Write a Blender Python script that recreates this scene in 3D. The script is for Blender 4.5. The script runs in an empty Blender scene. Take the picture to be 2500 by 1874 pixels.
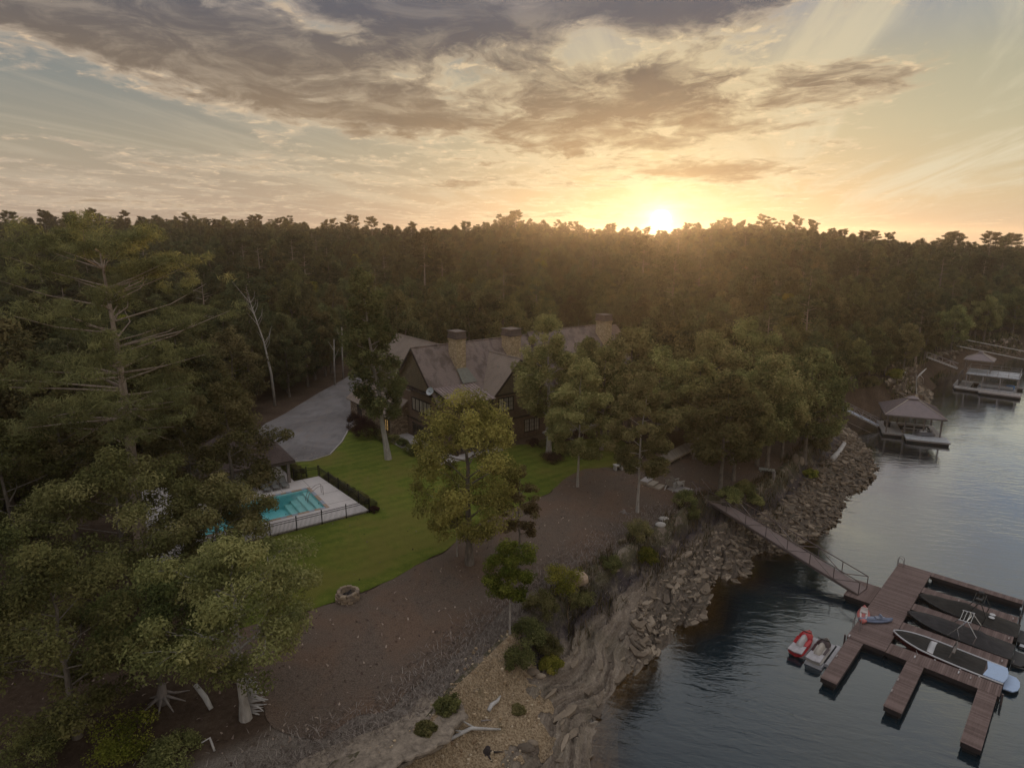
import bpy, bmesh, math, random
import numpy as np
from mathutils import Vector, Matrix, Euler
SC = bpy.context.scene
COL = SC.collection
R = math.radians

# ------------------------------------------------------------------ camera, sky, sun, exposure
F_PX, HORIZON, EYE = 1550.0, 580.0, 30.0
PITCH = math.atan((937 - HORIZON) / F_PX)
cam_data = bpy.data.cameras.new('camera')
cam = bpy.data.objects.new('camera', cam_data); COL.objects.link(cam)
cam.location = (0, 0, EYE); cam.rotation_euler = (math.pi / 2 - PITCH, 0, 0)
cam_data.sensor_fit = 'HORIZONTAL'; cam_data.sensor_width = 36.0
cam_data.lens = 36.0 * F_PX / 2500.0
cam_data.clip_start = 0.5; cam_data.clip_end = 6000
SC.camera = cam
SC.view_settings.view_transform = 'Standard'; SC.view_settings.look = 'None'
SC.view_settings.exposure = 0.45; SC.view_settings.gamma = 1.0
SC.view_settings.use_curve_mapping = False
SC.render.engine = 'CYCLES'
cy = SC.cycles
cy.use_denoising = True; cy.max_bounces = 6; cy.diffuse_bounces = 4; cy.glossy_bounces = 3
cy.transmission_bounces = 4; cy.transparent_max_bounces = 8; cy.volume_bounces = 1
cy.caustics_reflective = False; cy.caustics_refractive = False
cy.sample_clamp_indirect = 4.0

HAZE_DENSITY = 0.00032
SUN_AZ, SUN_EL = 12.8, 1.45           # degrees right of the view axis, above the horizon
sd = Vector((math.sin(R(SUN_AZ)) * math.cos(R(SUN_EL)), math.cos(R(SUN_AZ)) * math.cos(R(SUN_EL)), math.sin(R(SUN_EL))))
sun_data = bpy.data.lights.new('sun', 'SUN'); sun = bpy.data.objects.new('sun', sun_data); COL.objects.link(sun)
sun_data.energy = 2.8; sun_data.angle = R(0.5); sun_data.color = (1.0, 0.62, 0.30)
sun.rotation_euler = (-sd).to_track_quat('-Z', 'Y').to_euler(); sun.location = sd * 400

def lin(r, g, b):
    f = lambda c: c / 12.92 if c <= 0.04045 else ((c + 0.055) / 1.055) ** 2.4
    return (f(r / 255), f(g / 255), f(b / 255), 1.0)

class NT:
    """terse node-tree writer"""
    def __init__(s, nt): s.nt = nt; nt.nodes.clear()
    def n(s, t, **kw):
        nd = s.nt.nodes.new(t)
        for k, v in kw.items(): setattr(nd, k, v)
        return nd
    def put(s, sock, v):
        if v is None: return
        if hasattr(v, 'links'): s.nt.links.new(v, sock)
        else: sock.default_value = v
    def m(s, op, a, b=None, c=None, clamp=False):
        nd = s.n('ShaderNodeMath', operation=op, use_clamp=clamp)
        for i, v in enumerate((a, b, c)): s.put(nd.inputs[i], v)
        return nd.outputs[0]
    def vm(s, op, a, b=None, out=0):
        nd = s.n('ShaderNodeVectorMath', operation=op); s.put(nd.inputs[0], a); s.put(nd.inputs[1], b)
        return nd.outputs[out]
    def sep(s, v):
        nd = s.n('ShaderNodeSeparateXYZ'); s.put(nd.inputs[0], v); return nd.outputs
    def xyz(s, x, y, z):
        nd = s.n('ShaderNodeCombineXYZ')
        for i, v in enumerate((x, y, z)): s.put(nd.inputs[i], v)
        return nd.outputs[0]
    def mix(s, f, a, b, blend='MIX'):
        nd = s.n('ShaderNodeMix', data_type='RGBA', blend_type=blend, clamp_factor=True)
        s.put(nd.inputs[0], f); s.put(nd.inputs[6], a); s.put(nd.inputs[7], b); return nd.outputs[2]
    def ss(s, v, a, b):
        nd = s.n('ShaderNodeMapRange', interpolation_type='SMOOTHSTEP'); s.put(nd.inputs[0], v)
        s.put(nd.inputs[1], a); s.put(nd.inputs[2], b); return nd.outputs[0]
    def mr(s, v, a, b, c=0.0, d=1.0):
        nd = s.n('ShaderNodeMapRange'); s.put(nd.inputs[0], v)
        for i, q in enumerate((a, b, c, d)): s.put(nd.inputs[i + 1], q)
        return nd.outputs[0]
    def noise(s, v, scale=1, detail=4, rough=0.55, dist=0.0, lac=2.0, out=0, dim='3D', w=None):
        nd = s.n('ShaderNodeTexNoise', noise_dimensions=dim); s.put(nd.inputs['Vector'], v)
        if w is not None: s.put(nd.inputs['W'], w)
        for k, q in (('Scale', scale), ('Detail', detail), ('Roughness', rough), ('Distortion', dist), ('Lacunarity', lac)): s.put(nd.inputs[k], q)
        return nd.outputs[out]
    def vor(s, v, scale=1, feature='F1', out='Distance', rnd=1.0):
        nd = s.n('ShaderNodeTexVoronoi', feature=feature); s.put(nd.inputs['Vector'], v)
        nd.inputs['Scale'].default_value = scale; nd.inputs['Randomness'].default_value = rnd
        return nd.outputs[out]
    def ramp(s, f, stops):
        nd = s.n('ShaderNodeValToRGB'); s.put(nd.inputs[0], f); cr = nd.color_ramp
        while len(cr.elements) < len(stops): cr.elements.new(0.5)
        for e, (p, c) in zip(cr.elements, stops): e.position = p; e.color = c if len(c) == 4 else (*c, 1)
        return nd.outputs[0]
    def attr(s, name, out='Fac'):
        return s.n('ShaderNodeAttribute', attribute_name=name).outputs[out]
    def pos(s): return s.n('ShaderNodeNewGeometry').outputs['Position']
    def objco(s): return s.n('ShaderNodeTexCoord').outputs['Object']
    def bump(s, h, strength=0.5, dist=0.1, nrm=None):
        nd = s.n('ShaderNodeBump'); nd.inputs['Strength'].default_value = strength; nd.inputs['Distance'].default_value = dist
        s.put(nd.inputs['Height'], h); s.put(nd.inputs['Normal'], nrm); return nd.outputs[0]

# --- world: Nishita twilight sky with evening cloud layers over it
world = bpy.data.worlds.new('World'); SC.world = world; world.use_nodes = True
w = NT(world.node_tree)
sky = w.n('ShaderNodeTexSky', sky_type='NISHITA'); sky.sun_disc = False
sky.sun_elevation = R(SUN_EL); sky.sun_rotation = R(SUN_AZ); sky.air_density = 1.3; sky.dust_density = 2.0
D = w.n('ShaderNodeTexCoord').outputs['Generated']
D = w.vm('NORMALIZE', D)
dx, dy, dz = w.sep(D)
az = w.m('MULTIPLY', w.m('ARCTAN2', dx, dy), 57.2958)
el = w.m('MULTIPLY', w.m('ARCSINE', dz), 57.2958)
cosang = w.vm('DOT_PRODUCT', D, tuple(sd), out=1)
ang = w.m('MULTIPLY', w.m('ARCCOSINE', w.m('MINIMUM', cosang, 0.999999)), 57.2958)
elp = w.m('MAXIMUM', el, 0.0)
# clear sky behind the clouds, as a function of height; left/back cooler, right and sunward warmer
E40 = w.m('DIVIDE', elp, 90.0)
def er(stops): return w.ramp(E40, [(d / 90.0, lin(*c)) for d, c in stops])
clear_cool = er([(0, (172, 152, 136)), (3, (178, 160, 140)), (7, (166, 158, 140)), (11, (142, 146, 142)), (16, (124, 132, 140)), (21, (124, 134, 150)), (30, (168, 172, 178)), (50, (194, 196, 202)), (90, (202, 204, 210))])
clear_warm = er([(0, (194, 174, 150)), (3, (202, 186, 152)), (8, (190, 186, 158)), (12, (180, 180, 158)), (15, (158, 166, 166)), (17.5, (110, 132, 166)), (21, (156, 164, 168)), (28, (180, 180, 176)), (50, (198, 199, 202)), (90, (202, 204, 210))])
warm = w.m('MULTIPLY', w.ss(az, -26.0, 16.0), w.ss(az, 120.0, 45.0))
clear = w.mix(warm, clear_cool, clear_warm)
# nishita keeps the underlying dusk gradient
skyc = w.n('ShaderNodeVectorMath', operation='SCALE'); w.put(skyc.inputs[0], sky.outputs[0]); skyc.inputs['Scale'].default_value = 0.12
clear = w.mix(0.12, clear, skyc.outputs[0])
# cloud deck: flat layer seen in perspective
zz = w.m('ADD', w.m('MAXIMUM', dz, 0.0), 0.07)
q = w.xyz(w.m('DIVIDE', dx, zz), w.m('DIVIDE', dy, zz), 0.0)
def blob(a0, e0, ra, re, tilt=0.0):
    ua = w.m('SUBTRACT', az, a0); ve = w.m('SUBTRACT', w.m('SUBTRACT', el, e0), w.m('MULTIPLY', ua, tilt))
    u = w.m('DIVIDE', ua, ra); v = w.m('DIVIDE', ve, re)
    r2 = w.m('ADD', w.m('MULTIPLY', u, u), w.m('MULTIPLY', v, v))
    return w.m('POWER', 2.718, w.m('MULTIPLY', r2, -1.0))
def addall(*v):
    o = v[0]
    for k in v[1:]: o = w.m('ADD', o, k)
    return o
BL = [(-8, 15.8, 13, 5.0, -.10, .44), (-22, 13.2, 8, 3.2, -.10, .42), (-34, 15.8, 12, 3.4, -.08, .70), (15, 11.0, 12, 3.4, -.02, .40), (15, 18.3, 14, 2.8, .0, .42), (30, 19.5, 6, 1.5, 0, .10),
      (17, 5.2, 6.5, .9, .02, .34), (-10, 9.6, 10, 2.0, -.05, .24), (5, 8.4, 9, 2.4, 0, .24), (27, 14.5, 7, 2.6, .1, .24), (-4, 4.6, 10, .45, 0, .22), (-24, 5.4, 9, .5, -.02, .18), (2, 1.9, 8, .35, .03, .2), (-30, 2.6, 8, .5, .0, .16),
      (-33, 8.6, 10, 2.2, 0, -.24), (37, 9, 9, 7, 0, -.30), (6.2, 14.6, 3.2, 1.6, .25, -.20), (24, 14.0, 6.5, 2.0, .12, -.26), (2.5, 18.8, 3.2, 1.2, .2, -.34), (-17.5, 17.0, 5.5, 1.0, -.42, -.26), (-16, 8.2, 5, 1.2, 0, -.14), (22, 7.5, 5, .6, 0, -.12)]
bias = w.m('MULTIPLY', w.ss(el, 20, 40), 0.06)
for a0, e0, ra, re, tl, k in BL: bias = w.m('ADD', bias, w.m('MULTIPLY', blob(a0, e0, ra, re, tl), k * .88))
qs = w.vm('MULTIPLY', q, (1.0, 0.8, 1.0))
wob = w.vm('SCALE', w.vm('SUBTRACT', w.noise(qs, 1.3, 4, out=1), (0.5, 0.5, 0.5)), None)
wob.node.inputs['Scale'].default_value = 0.5
n1 = w.noise(w.vm('ADD', w.vm('ADD', qs, (3.1, 1.7, 0.0)), wob), 1.5, 10, 0.62, 0.25)
n2 = w.noise(w.vm('ADD', w.vm('ADD', qs, (9.0, 4.0, 2.0)), wob), 4.6, 8, 0.66, 0.5)
dens = addall(w.m('MULTIPLY', w.m('SUBTRACT', n1, .5), w.mr(el, 3.0, 10.0, .8, 1.45)), .455, bias, w.m('MULTIPLY', w.m('SUBTRACT', n2, 0.5), 0.66))
cov = w.m('MULTIPLY', w.ss(dens, 0.43, 0.66), w.ss(el, -.6, .4))
thick = w.ss(dens, 0.50, 0.84)
# thin cirrus streaks, drawn out to the upper right
qr = w.n('ShaderNodeVectorRotate', rotation_type='Z_AXIS'); w.put(qr.inputs['Vector'], q); qr.inputs['Angle'].default_value = R(-73)
qc = w.vm('MULTIPLY', qr.outputs[0], (0.30, 1.7, 1.0))
cir = w.noise(w.vm('ADD', qc, (2.0, 7.0, 5.0)), 1.1, 9, 0.60, 0.7)
cirm = w.m('MULTIPLY', w.ss(cir, 0.44, 0.66), w.ss(el, 0.5, 4.0))
near_sun = w.m('POWER', 2.718, w.m('DIVIDE', ang, -9.0))
mid_sun = w.m('POWER', 2.718, w.m('DIVIDE', ang, -24.0))
clear = w.mix(w.m('MULTIPLY', near_sun, 0.75), clear, lin(250, 214, 142))
cir_col = w.mix(mid_sun, lin(200, 186, 166), lin(238, 220, 172))
cir_col = w.mix(w.m('MULTIPLY', w.ss(az, 18, 34), .6), cir_col, lin(216, 208, 178))
sk = w.mix(w.m('MULTIPLY', cirm, w.mr(az, -25, 30, .30, .82)), clear, cir_col)
cl_dark = er([(0, (164, 146, 128)), (5, (158, 137, 110)), (9, (140, 121, 100)), (13, (120, 107, 96)), (17, (98, 97, 104)), (22, (108, 109, 117)), (30, (160, 158, 162)), (50, (188, 189, 194)), (90, (196, 198, 204))])
cl_dark = w.mix(w.m('MULTIPLY', w.m('MULTIPLY', mid_sun, w.ss(el, 15, 5)), 0.55), cl_dark, lin(206, 164, 106))
cl_edge = w.mix(mid_sun, lin(190, 172, 156), lin(255, 232, 176))
cl_edge = w.mix(w.ss(el, 14, 19), cl_edge, lin(150, 142, 142))
cl_col = w.mix(thick, cl_edge, cl_dark)
lump = w.noise(w.vm('ADD', w.vm('ADD', qs, wob), (1.0, 8.0, 6.0)), 2.6, 9, 0.66, 0.5)
cl_col = w.mix(w.m('MULTIPLY', w.ss(lump, 0.44, 0.70), 0.40), cl_col, cl_edge)
cl_col = w.mix(w.m('MULTIPLY', w.ss(w.noise(w.vm('ADD', qs, (4.0, 3.0, 1.0)), 1.4, 5, .55), .50, .66), 0.35), cl_col, w.mix(.35, cl_dark, lin(62, 58, 68)))
sk = w.mix(w.m('MULTIPLY', cov, 0.94), sk, cl_col)
# small bright altocumulus flecks where the deck is thin
fl = w.noise(w.vm('ADD', qs, (5.0, 2.0, 9.0)), 8.0, 6, 0.62, 0.5)
flm = w.m('MULTIPLY', w.m('MULTIPLY', w.ss(fl, 0.52, 0.66), w.ss(dens, 0.40, 0.54)), w.ss(dens, 0.72, 0.58))
sk = w.mix(w.m('MULTIPLY', w.m('MULTIPLY', flm, w.ss(el, 20, 15)), 0.8), sk, w.mix(mid_sun, lin(214, 186, 158), lin(255, 230, 176)))
# sun and its glow in the sky
skg = w.n('ShaderNodeVectorMath', operation='ADD'); w.put(skg.inputs[0], sk)
glow = addall(w.m('MULTIPLY', w.m('POWER', 2.718, w.m('DIVIDE', ang, -1.1)), 1.8), w.m('MULTIPLY', w.m('POWER', 2.718, w.m('DIVIDE', ang, -3.0)), 0.10), w.m('MULTIPLY', w.ss(ang, 0.95, 0.6), 6.0))
gcol = w.n('ShaderNodeVectorMath', operation='SCALE'); gcol.inputs[0].default_value = (1.0, 0.74, 0.40); w.put(gcol.inputs['Scale'], glow)
w.put(skg.inputs[1], gcol.outputs[0])
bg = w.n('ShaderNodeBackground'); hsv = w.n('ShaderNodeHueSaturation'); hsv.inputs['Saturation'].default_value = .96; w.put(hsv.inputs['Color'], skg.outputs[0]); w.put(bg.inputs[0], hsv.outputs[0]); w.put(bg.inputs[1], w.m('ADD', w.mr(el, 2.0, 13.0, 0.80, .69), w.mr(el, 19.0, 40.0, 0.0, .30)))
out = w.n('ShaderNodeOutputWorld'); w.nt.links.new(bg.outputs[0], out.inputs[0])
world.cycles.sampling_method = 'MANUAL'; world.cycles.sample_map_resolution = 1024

# ------------------------------------------------------------------ helpers
def P(u, v, z=0.0):
    """ground point seen at photo position (u, v) when it lies at height z"""
    yd = v - 937.0; xr = u - 1250.0
    Y = F_PX * math.cos(PITCH) - yd * math.sin(PITCH); Z = -(F_PX * math.sin(PITCH) + yd * math.cos(PITCH))
    k = (z - EYE) / Z
    return Vector((xr * k, Y * k, z))

def tag(o, label=None, cat=None, group=None, kind=None):
    if label: o['label'] = label
    if cat: o['category'] = cat
    if group: o['group'] = group
    if kind: o['kind'] = kind
    return o

def thing(name, loc, label, cat, rz=0.0, group=None):
    o = bpy.data.objects.new(name, None); COL.objects.link(o); o.location = loc; o.rotation_euler = (0, 0, rz)
    o.empty_display_size = 0.3
    return tag(o, label, cat, group)

class MB:
    """mesh builder: collects boxes, tubes, prisms, lofts into one mesh"""
    def __init__(s): s.v = []; s.f = []; s.mi = []; s.cur = 0
    def add(s, vs, fs):
        b = len(s.v); s.v += [tuple(p) for p in vs]; s.f += [tuple(b + i for i in f) for f in fs]; s.mi += [s.cur] * len(fs); return s
    def box(s, c, d, rz=0.0, rot=None, taper=1.0):
        x, y, z = d[0] / 2, d[1] / 2, d[2] / 2
        vs = [Vector((sx * x * (taper if sz > 0 else 1), sy * y * (taper if sz > 0 else 1), sz * z)) for sz in (-1, 1) for sy in (-1, 1) for sx in (-1, 1)]
        m = rot if rot is not None else Matrix.Rotation(rz, 3, 'Z')
        vs = [m @ p + Vector(c) for p in vs]
        return s.add(vs, [(0, 2, 3, 1), (4, 5, 7, 6), (0, 1, 5, 4), (2, 6, 7, 3), (0, 4, 6, 2), (1, 3, 7, 5)])
    def bar(s, a, b, w, h=None):
        a, b = Vector(a), Vector(b); d = b - a; L = d.length
        if L < 1e-6: return s
        q = d.to_track_quat('X', 'Z').to_matrix()
        return s.box((a + b) / 2, (L, w, h or w), rot=q)
    def tube(s, pts, rads, n=8, caps=True):
        pts = [Vector(p) for p in pts]
        if not hasattr(rads, '__len__'): rads = [rads] * len(pts)
        rings = []; up = None
        for i, p in enumerate(pts):
            d = (pts[min(i + 1, len(pts) - 1)] - pts[max(i - 1, 0)]).normalized()
            if up is None or abs(d.dot(up)) > 0.99: up = Vector((0, 0, 1)) if abs(d.z) < 0.9 else Vector((1, 0, 0))
            x = d.cross(up).normalized(); y = d.cross(x).normalized(); up = -y if False else up
            rings.append([p + (x * math.cos(2 * math.pi * k / n) + y * math.sin(2 * math.pi * k / n)) * rads[i] for k in range(n)])
        fs = []
        for i in range(len(pts) - 1):
            for k in range(n): fs.append((i * n + k, i * n + (k + 1) % n, (i + 1) * n + (k + 1) % n, (i + 1) * n + k))
        if caps: fs += [tuple(range(n))[::-1], tuple((len(pts) - 1) * n + k for k in range(n))]
        return s.add([p for r in rings for p in r], fs)
    def prism(s, poly, z0, z1):
        """vertical prism over a ccw polygon [(x,y)...]; z0/z1 scalars or per-vertex lists"""
        n = len(poly); z0 = z0 if hasattr(z0, '__len__') else [z0] * n; z1 = z1 if hasattr(z1, '__len__') else [z1] * n
        vs = [(p[0], p[1], z0[i]) for i, p in enumerate(poly)] + [(p[0], p[1], z1[i]) for i, p in enumerate(poly)]
        return s.add(vs, [tuple(range(n))[::-1], tuple(range(n, 2 * n))] + [(i, (i + 1) % n, n + (i + 1) % n, n + i) for i in range(n)])
    def slab(s, quad, th):
        """thick sheet from an ordered list of 3-D corners, thickened along its normal (downwards)"""
        q = [Vector(p) for p in quad]; nrm = (q[1] - q[0]).cross(q[2] - q[0]).normalized()
        if nrm.z < 0: nrm = -nrm; q = q[::-1]
        lo = [p - nrm * th for p in q]; n = len(q)
        return s.add(q + lo, [tuple(range(n)), tuple(range(n, 2 * n))[::-1]] + [(i, n + i, n + (i + 1) % n, (i + 1) % n) for i in range(n)])
    def loft(s, rings, cap0=True, cap1=True, closed=True):
        n = len(rings[0]); fs = []
        for i in range(len(rings) - 1):
            for k in range(n if closed else n - 1): fs.append((i * n + k, i * n + (k + 1) % n, (i + 1) * n + (k + 1) % n, (i + 1) * n + k))
        if cap0: fs.append(tuple(range(n))[::-1])
        if cap1: fs.append(tuple((len(rings) - 1) * n + k for k in range(n)))
        return s.add([p for r in rings for p in r], fs)
    def ell(s, c, r, n=10, m=6, rot=None):
        c = Vector(c); rings = []
        for i in range(m + 1):
            t = -math.pi / 2 + math.pi * i / m
            ring = [Vector((r[0] * math.cos(t) * math.cos(2 * math.pi * k / n), r[1] * math.cos(t) * math.sin(2 * math.pi * k / n), r[2] * math.sin(t))) for k in range(n)]
            rings.append([(rot @ p if rot else p) + c for p in ring])
        return s.loft(rings, False, False)
    def mesh(s, name, mats, smooth=False):
        me = bpy.data.meshes.new(name); me.from_pydata([tuple(p) for p in s.v], [], s.f)
        for m in (mats if isinstance(mats, (list, tuple)) else [mats]): me.materials.append(m)
        if any(s.mi): me.polygons.foreach_set('material_index', s.mi)
        if len(s.f) > 1:
            bm = bmesh.new(); bm.from_mesh(me); bmesh.ops.recalc_face_normals(bm, faces=bm.faces); bm.to_mesh(me); bm.free()
        if smooth: me.polygons.foreach_set('use_smooth', [True] * len(me.polygons))
        me.update(); return me
    def obj(s, name, mats, parent=None, smooth=False, loc=None):
        o = bpy.data.objects.new(name, s.mesh(name, mats, smooth)); COL.objects.link(o)
        if parent: o.parent = parent
        if loc is not None: o.location = loc
        return o

def np_mesh(name, v, f, mats, attrs=None, smooth=False):
    """fast mesh from numpy verts (n,3) and quads/tris (m,k)"""
    me = bpy.data.meshes.new(name); v = np.asarray(v, np.float32); f = np.asarray(f, np.int32); k = f.shape[1]
    me.vertices.add(len(v)); me.vertices.foreach_set('co', v.ravel())
    me.loops.add(f.size); me.loops.foreach_set('vertex_index', f.ravel())
    me.polygons.add(len(f)); me.polygons.foreach_set('loop_start', np.arange(0, f.size, k, dtype=np.int32))
    me.polygons.foreach_set('loop_total', np.full(len(f), k, np.int32))
    if smooth: me.polygons.foreach_set('use_smooth', np.ones(len(f), bool))
    for m in (mats if isinstance(mats, (list, tuple)) else [mats]): me.materials.append(m)
    for an, a in (attrs or {}).items():
        at = me.attributes.new(an, 'FLOAT', 'POINT'); at.data.foreach_set('value', np.asarray(a, np.float32))
    me.update(calc_edges=True); me.validate(); return me

def link(name, me, parent=None, loc=None):
    o = bpy.data.objects.new(name, me); COL.objects.link(o)
    if parent: o.parent = parent
    if loc is not None: o.location = loc
    return o

def mat(name):
    m = bpy.data.materials.new(name); m.use_nodes = True; return m, NT(m.node_tree)
def finish(t, shader, disp=None):
    o = t.n('ShaderNodeOutputMaterial'); t.nt.links.new(shader, o.inputs[0])
def pbr(t, col, rough=0.8, metal=0.0, nrm=None, spec=0.3, **kw):
    b = t.n('ShaderNodeBsdfPrincipled'); t.put(b.inputs['Base Color'], col if hasattr(col, 'links') or len(col) == 4 else (*col, 1)); t.put(b.inputs['Roughness'], rough)
    b.inputs['Metallic'].default_value = metal; b.inputs['Specular IOR Level'].default_value = spec; t.put(b.inputs['Normal'], nrm)
    for k, v in kw.items(): t.put(b.inputs[k], v)
    return b.outputs[0]
def simple(name, col, rough=0.7, metal=0.0, var=0.25, scale=3.0, bump=0.0, bscale=20.0, spec=0.3):
    """painted/woven/wooden stuff: base colour broken by two scales of noise"""
    m, t = mat(name); p = t.objco()
    n = t.noise(p, scale, 5, 0.6); n2 = t.noise(p, scale * 9, 3, 0.6)
    f = t.m('ADD', t.m('MULTIPLY', n, 0.65), t.m('MULTIPLY', n2, 0.35))
    lo = tuple(c * (1 - var) for c in col[:3]) + (1,); hi = tuple(min(1, c * (1 + var)) for c in col[:3]) + (1,)
    c = t.ramp(f, [(0.3, lo), (0.7, hi)])
    nr = t.bump(t.noise(p, bscale, 4), bump, 0.03) if bump else None
    finish(t, pbr(t, c, t.mr(n2, 0.3, 0.7, max(0.05, rough - 0.1), min(1, rough + 0.1)), metal, nr, spec)); return m

def child(o, par):
    """parent a mesh that was built in world coordinates"""
    o.parent = par
    o.matrix_parent_inverse = (Matrix.Translation(par.location) @ par.rotation_euler.to_matrix().to_4x4()).inverted(); return o
# ------------------------------------------------------------------ land: shoreline, bank, heights
def vnoise(x, y, seed=0):
    rs = np.random.RandomState(seed); T = rs.rand(256, 256)
    xi = np.floor(x).astype(int); yi = np.floor(y).astype(int); fx = x - xi; fy = y - yi
    fx = fx * fx * (3 - 2 * fx); fy = fy * fy * (3 - 2 * fy)
    a = T[xi % 256, yi % 256]; b = T[(xi + 1) % 256, yi % 256]; c = T[xi % 256, (yi + 1) % 256]; d = T[(xi + 1) % 256, (yi + 1) % 256]
    return (a * (1 - fx) + b * fx) * (1 - fy) + (c * (1 - fx) + d * fx) * fy
def fbm(x, y, seed=0, oct=4):
    o = 0; a = 0.5; s = 1.0
    for k in range(oct): o = o + a * vnoise(x * s, y * s, seed + k); a *= 0.5; s *= 2.07
    return o / (1 - 0.5 ** oct)
def sstep(v, a, b):
    t = np.clip((v - a) / (b - a), 0, 1); return t * t * (3 - 2 * t)
def sdist(x, y, poly):
    """signed distance to a closed polygon, positive inside"""
    x = np.asarray(x, float); y = np.asarray(y, float); d2 = np.full(x.shape, 1e12); ins = np.zeros(x.shape, bool); n = len(poly)
    for i in range(n):
        ax, ay = poly[i][0], poly[i][1]; bx, by = poly[(i + 1) % n][0], poly[(i + 1) % n][1]
        ex, ey = bx - ax, by - ay; L = ex * ex + ey * ey + 1e-12
        t = np.clip(((x - ax) * ex + (y - ay) * ey) / L, 0, 1)
        d2 = np.minimum(d2, (x - ax - t * ex) ** 2 + (y - ay - t * ey) ** 2)
        c = ((ay > y) != (by > y)) & (x < ex * (y - ay) / (by - ay + 1e-15) + ax); ins ^= c
    d = np.sqrt(d2); return np.where(ins, d, -d)

SHORE_PX = [(1425, 2050), (1440, 1940), (1445, 1874), (1447, 1753), (1458, 1731), (1495, 1680), (1563, 1625), (1628, 1569), (1655, 1530), (1714, 1512), (1724, 1480), (1744, 1408), (1800, 1412), (1818, 1400), (1834, 1338), (1850, 1345), (1900, 1345), (1950, 1330), (1995, 1305), (2025, 1283), (2050, 1236), (2066, 1207), (2107, 1187), (2123, 1167), (2133, 1140), (2125, 1116), (2107, 1091), (2076, 1057), (2050, 1037), (2022, 1010), (2020, 992), (2060, 983), (2101, 985), (2190, 995), (2240, 990), (2276, 979), (2270, 962), (2250, 945), (2261, 926), (2277, 916), (2312, 908), (2350, 900), (2400, 889), (2450, 878), (2500, 866), (2700, 840), (3000, 815)]
shore = [tuple(P(u, v, 0)[:2]) for u, v in SHORE_PX]
shore = [(-6, -80), (1.5, 5)] + shore + [(700, 420), (3000, 1500), (3000, 3000), (-3000, 3000), (-3000, -80)]
BANK_PX = [(700, 1960, 4.2), (790, 1900, 4.2), (853, 1872, 4.2), (935, 1843, 4.2), (1011, 1811, 4.2), (1053, 1773, 4.2), (1119, 1688, 4.2), (1185, 1625, 4.2), (1270, 1540, 4.2), (1350, 1470, 4.2), (1420, 1418, 4.2), (1490, 1372, 4.2), (1570, 1322, 4.2), (1650, 1270, 4.2), (1712, 1215, 4.2), (1790, 1222, 4.2), (1850, 1195, 4.2), (1900, 1160, 4.2), (1960, 1105, 4.2), (2000, 1070, 4.2), (2022, 1035, 4.2), (2010, 990, 4.2), (2000, 970, 4.2), (2060, 955, 4.2), (2130, 945, 4.2), (2190, 925, 4.2), (2240, 895, 4.2), (2300, 868, 4.2), (2400, 840, 4.2), (2500, 822, 4.2), (2700, 800, 4.2)]
bank = [tuple(P(u, v, z)[:2]) for u, v, z in BANK_PX]
bank = [(-60, -80), (-30, 5), (-20, 19)] + bank + [(690, 440), (3000, 1550), (3000, 3000), (-3000, 3000), (-3000, -80)]
SKY_X = np.array([-900, 0, 100, 300, 500, 700, 800, 900, 1000, 1100, 1200, 1300, 1400, 1600, 1700, 1800, 1950, 2050, 2200, 2350, 2500, 3300], float)
SKY_Y = np.array([560, 552, 552, 550, 548, 550, 558, 564, 568, 564, 552, 548, 562, 566, 558, 548, 562, 575, 592, 600, 602, 602], float)
def ridge_ground(x, y):
    u = 1250 + 1590 * x / np.maximum(y, 1.0)
    return EYE + (580 - np.interp(u, SKY_X, SKY_Y)) / 1590 * 350 - 12.5 - 5.0
def height(x, y):
    x = np.asarray(x, float); y = np.asarray(y, float)
    ds = sdist(x, y, shore); db = sdist(x, y, bank); r = np.hypot(x, y)
    t = np.clip(ds / np.maximum(ds - db, 1e-6), 0, 1)
    prof = np.interp(t, [0, .08, .35, .62, .8, 0.92, 1], [0, .07, .24, .47, .6, .85, 1])
    hb = 4.2 * prof
    hp = 4.2 + np.minimum(np.maximum(db, 0) * .085, .8)
    hill = sstep(r, 112, 350) * ridge_ground(x, y) * sstep(db, 2, 55) * (y > 0) - sstep(r, 350, 800) * 12
    bump = (fbm(x / 26, y / 26, 5, 3) - .5) * 3.0 * sstep(r, 105, 160) * sstep(db, 4, 30)
    h = np.where(db > 0, hp + np.where(db > 0, hill + bump, 0), np.where(ds > 0, hb, np.maximum(ds * .42, -7)))
    return h
def hgt(x, y): return float(height(np.array([x]), np.array([y]))[0])
def S(u, v, dz=0.0):
    """point of the land surface seen at photo position (u, v)"""
    z = 4.5
    for _ in range(10):
        p = P(u, v, z + dz); z = 0.5 * z + 0.5 * hgt(p.x, p.y)
    p = P(u, v, z + dz); p.z = z + dz; return p
def Sxy(px): return [tuple(S(u, v)[:2]) for u, v in px]

LAWN_EDGE = [(723, 1498), (825, 1469), (960, 1413), (1017, 1381), (1085, 1345), (1147, 1293), (1198, 1259), (1234, 1248), (1343, 1203), (1372, 1174), (1397, 1158), (1430, 1145), (1477, 1141), (1509, 1142)]
lawn_poly = Sxy(LAWN_EDGE + [(1560, 1105), (1500, 1062), (1380, 1078), (1200, 1090), (1000, 1062), (930, 1015), (880, 1028), (850, 1050), (835, 1078), (806, 1108), (760, 1124), (716, 1128), (640, 1150), (560, 1250), (450, 1420), (520, 1540), (600, 1530)])
mulch_poly = Sxy([(600, 1530)] + LAWN_EDGE + [(1600, 1110), (1720, 1060), (1900, 1020), (1990, 1030), (2000, 1060), (1950, 1105), (1880, 1150), (1790, 1205), (1720, 1195), (1640, 1255), (1560, 1305), (1420, 1385), (1330, 1415), (1215, 1505), (1137, 1578), (1046, 1650), (950, 1716), (845, 1780), (781, 1802), (705, 1785), (650, 1735), (560, 1640), (480, 1600)])
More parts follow.
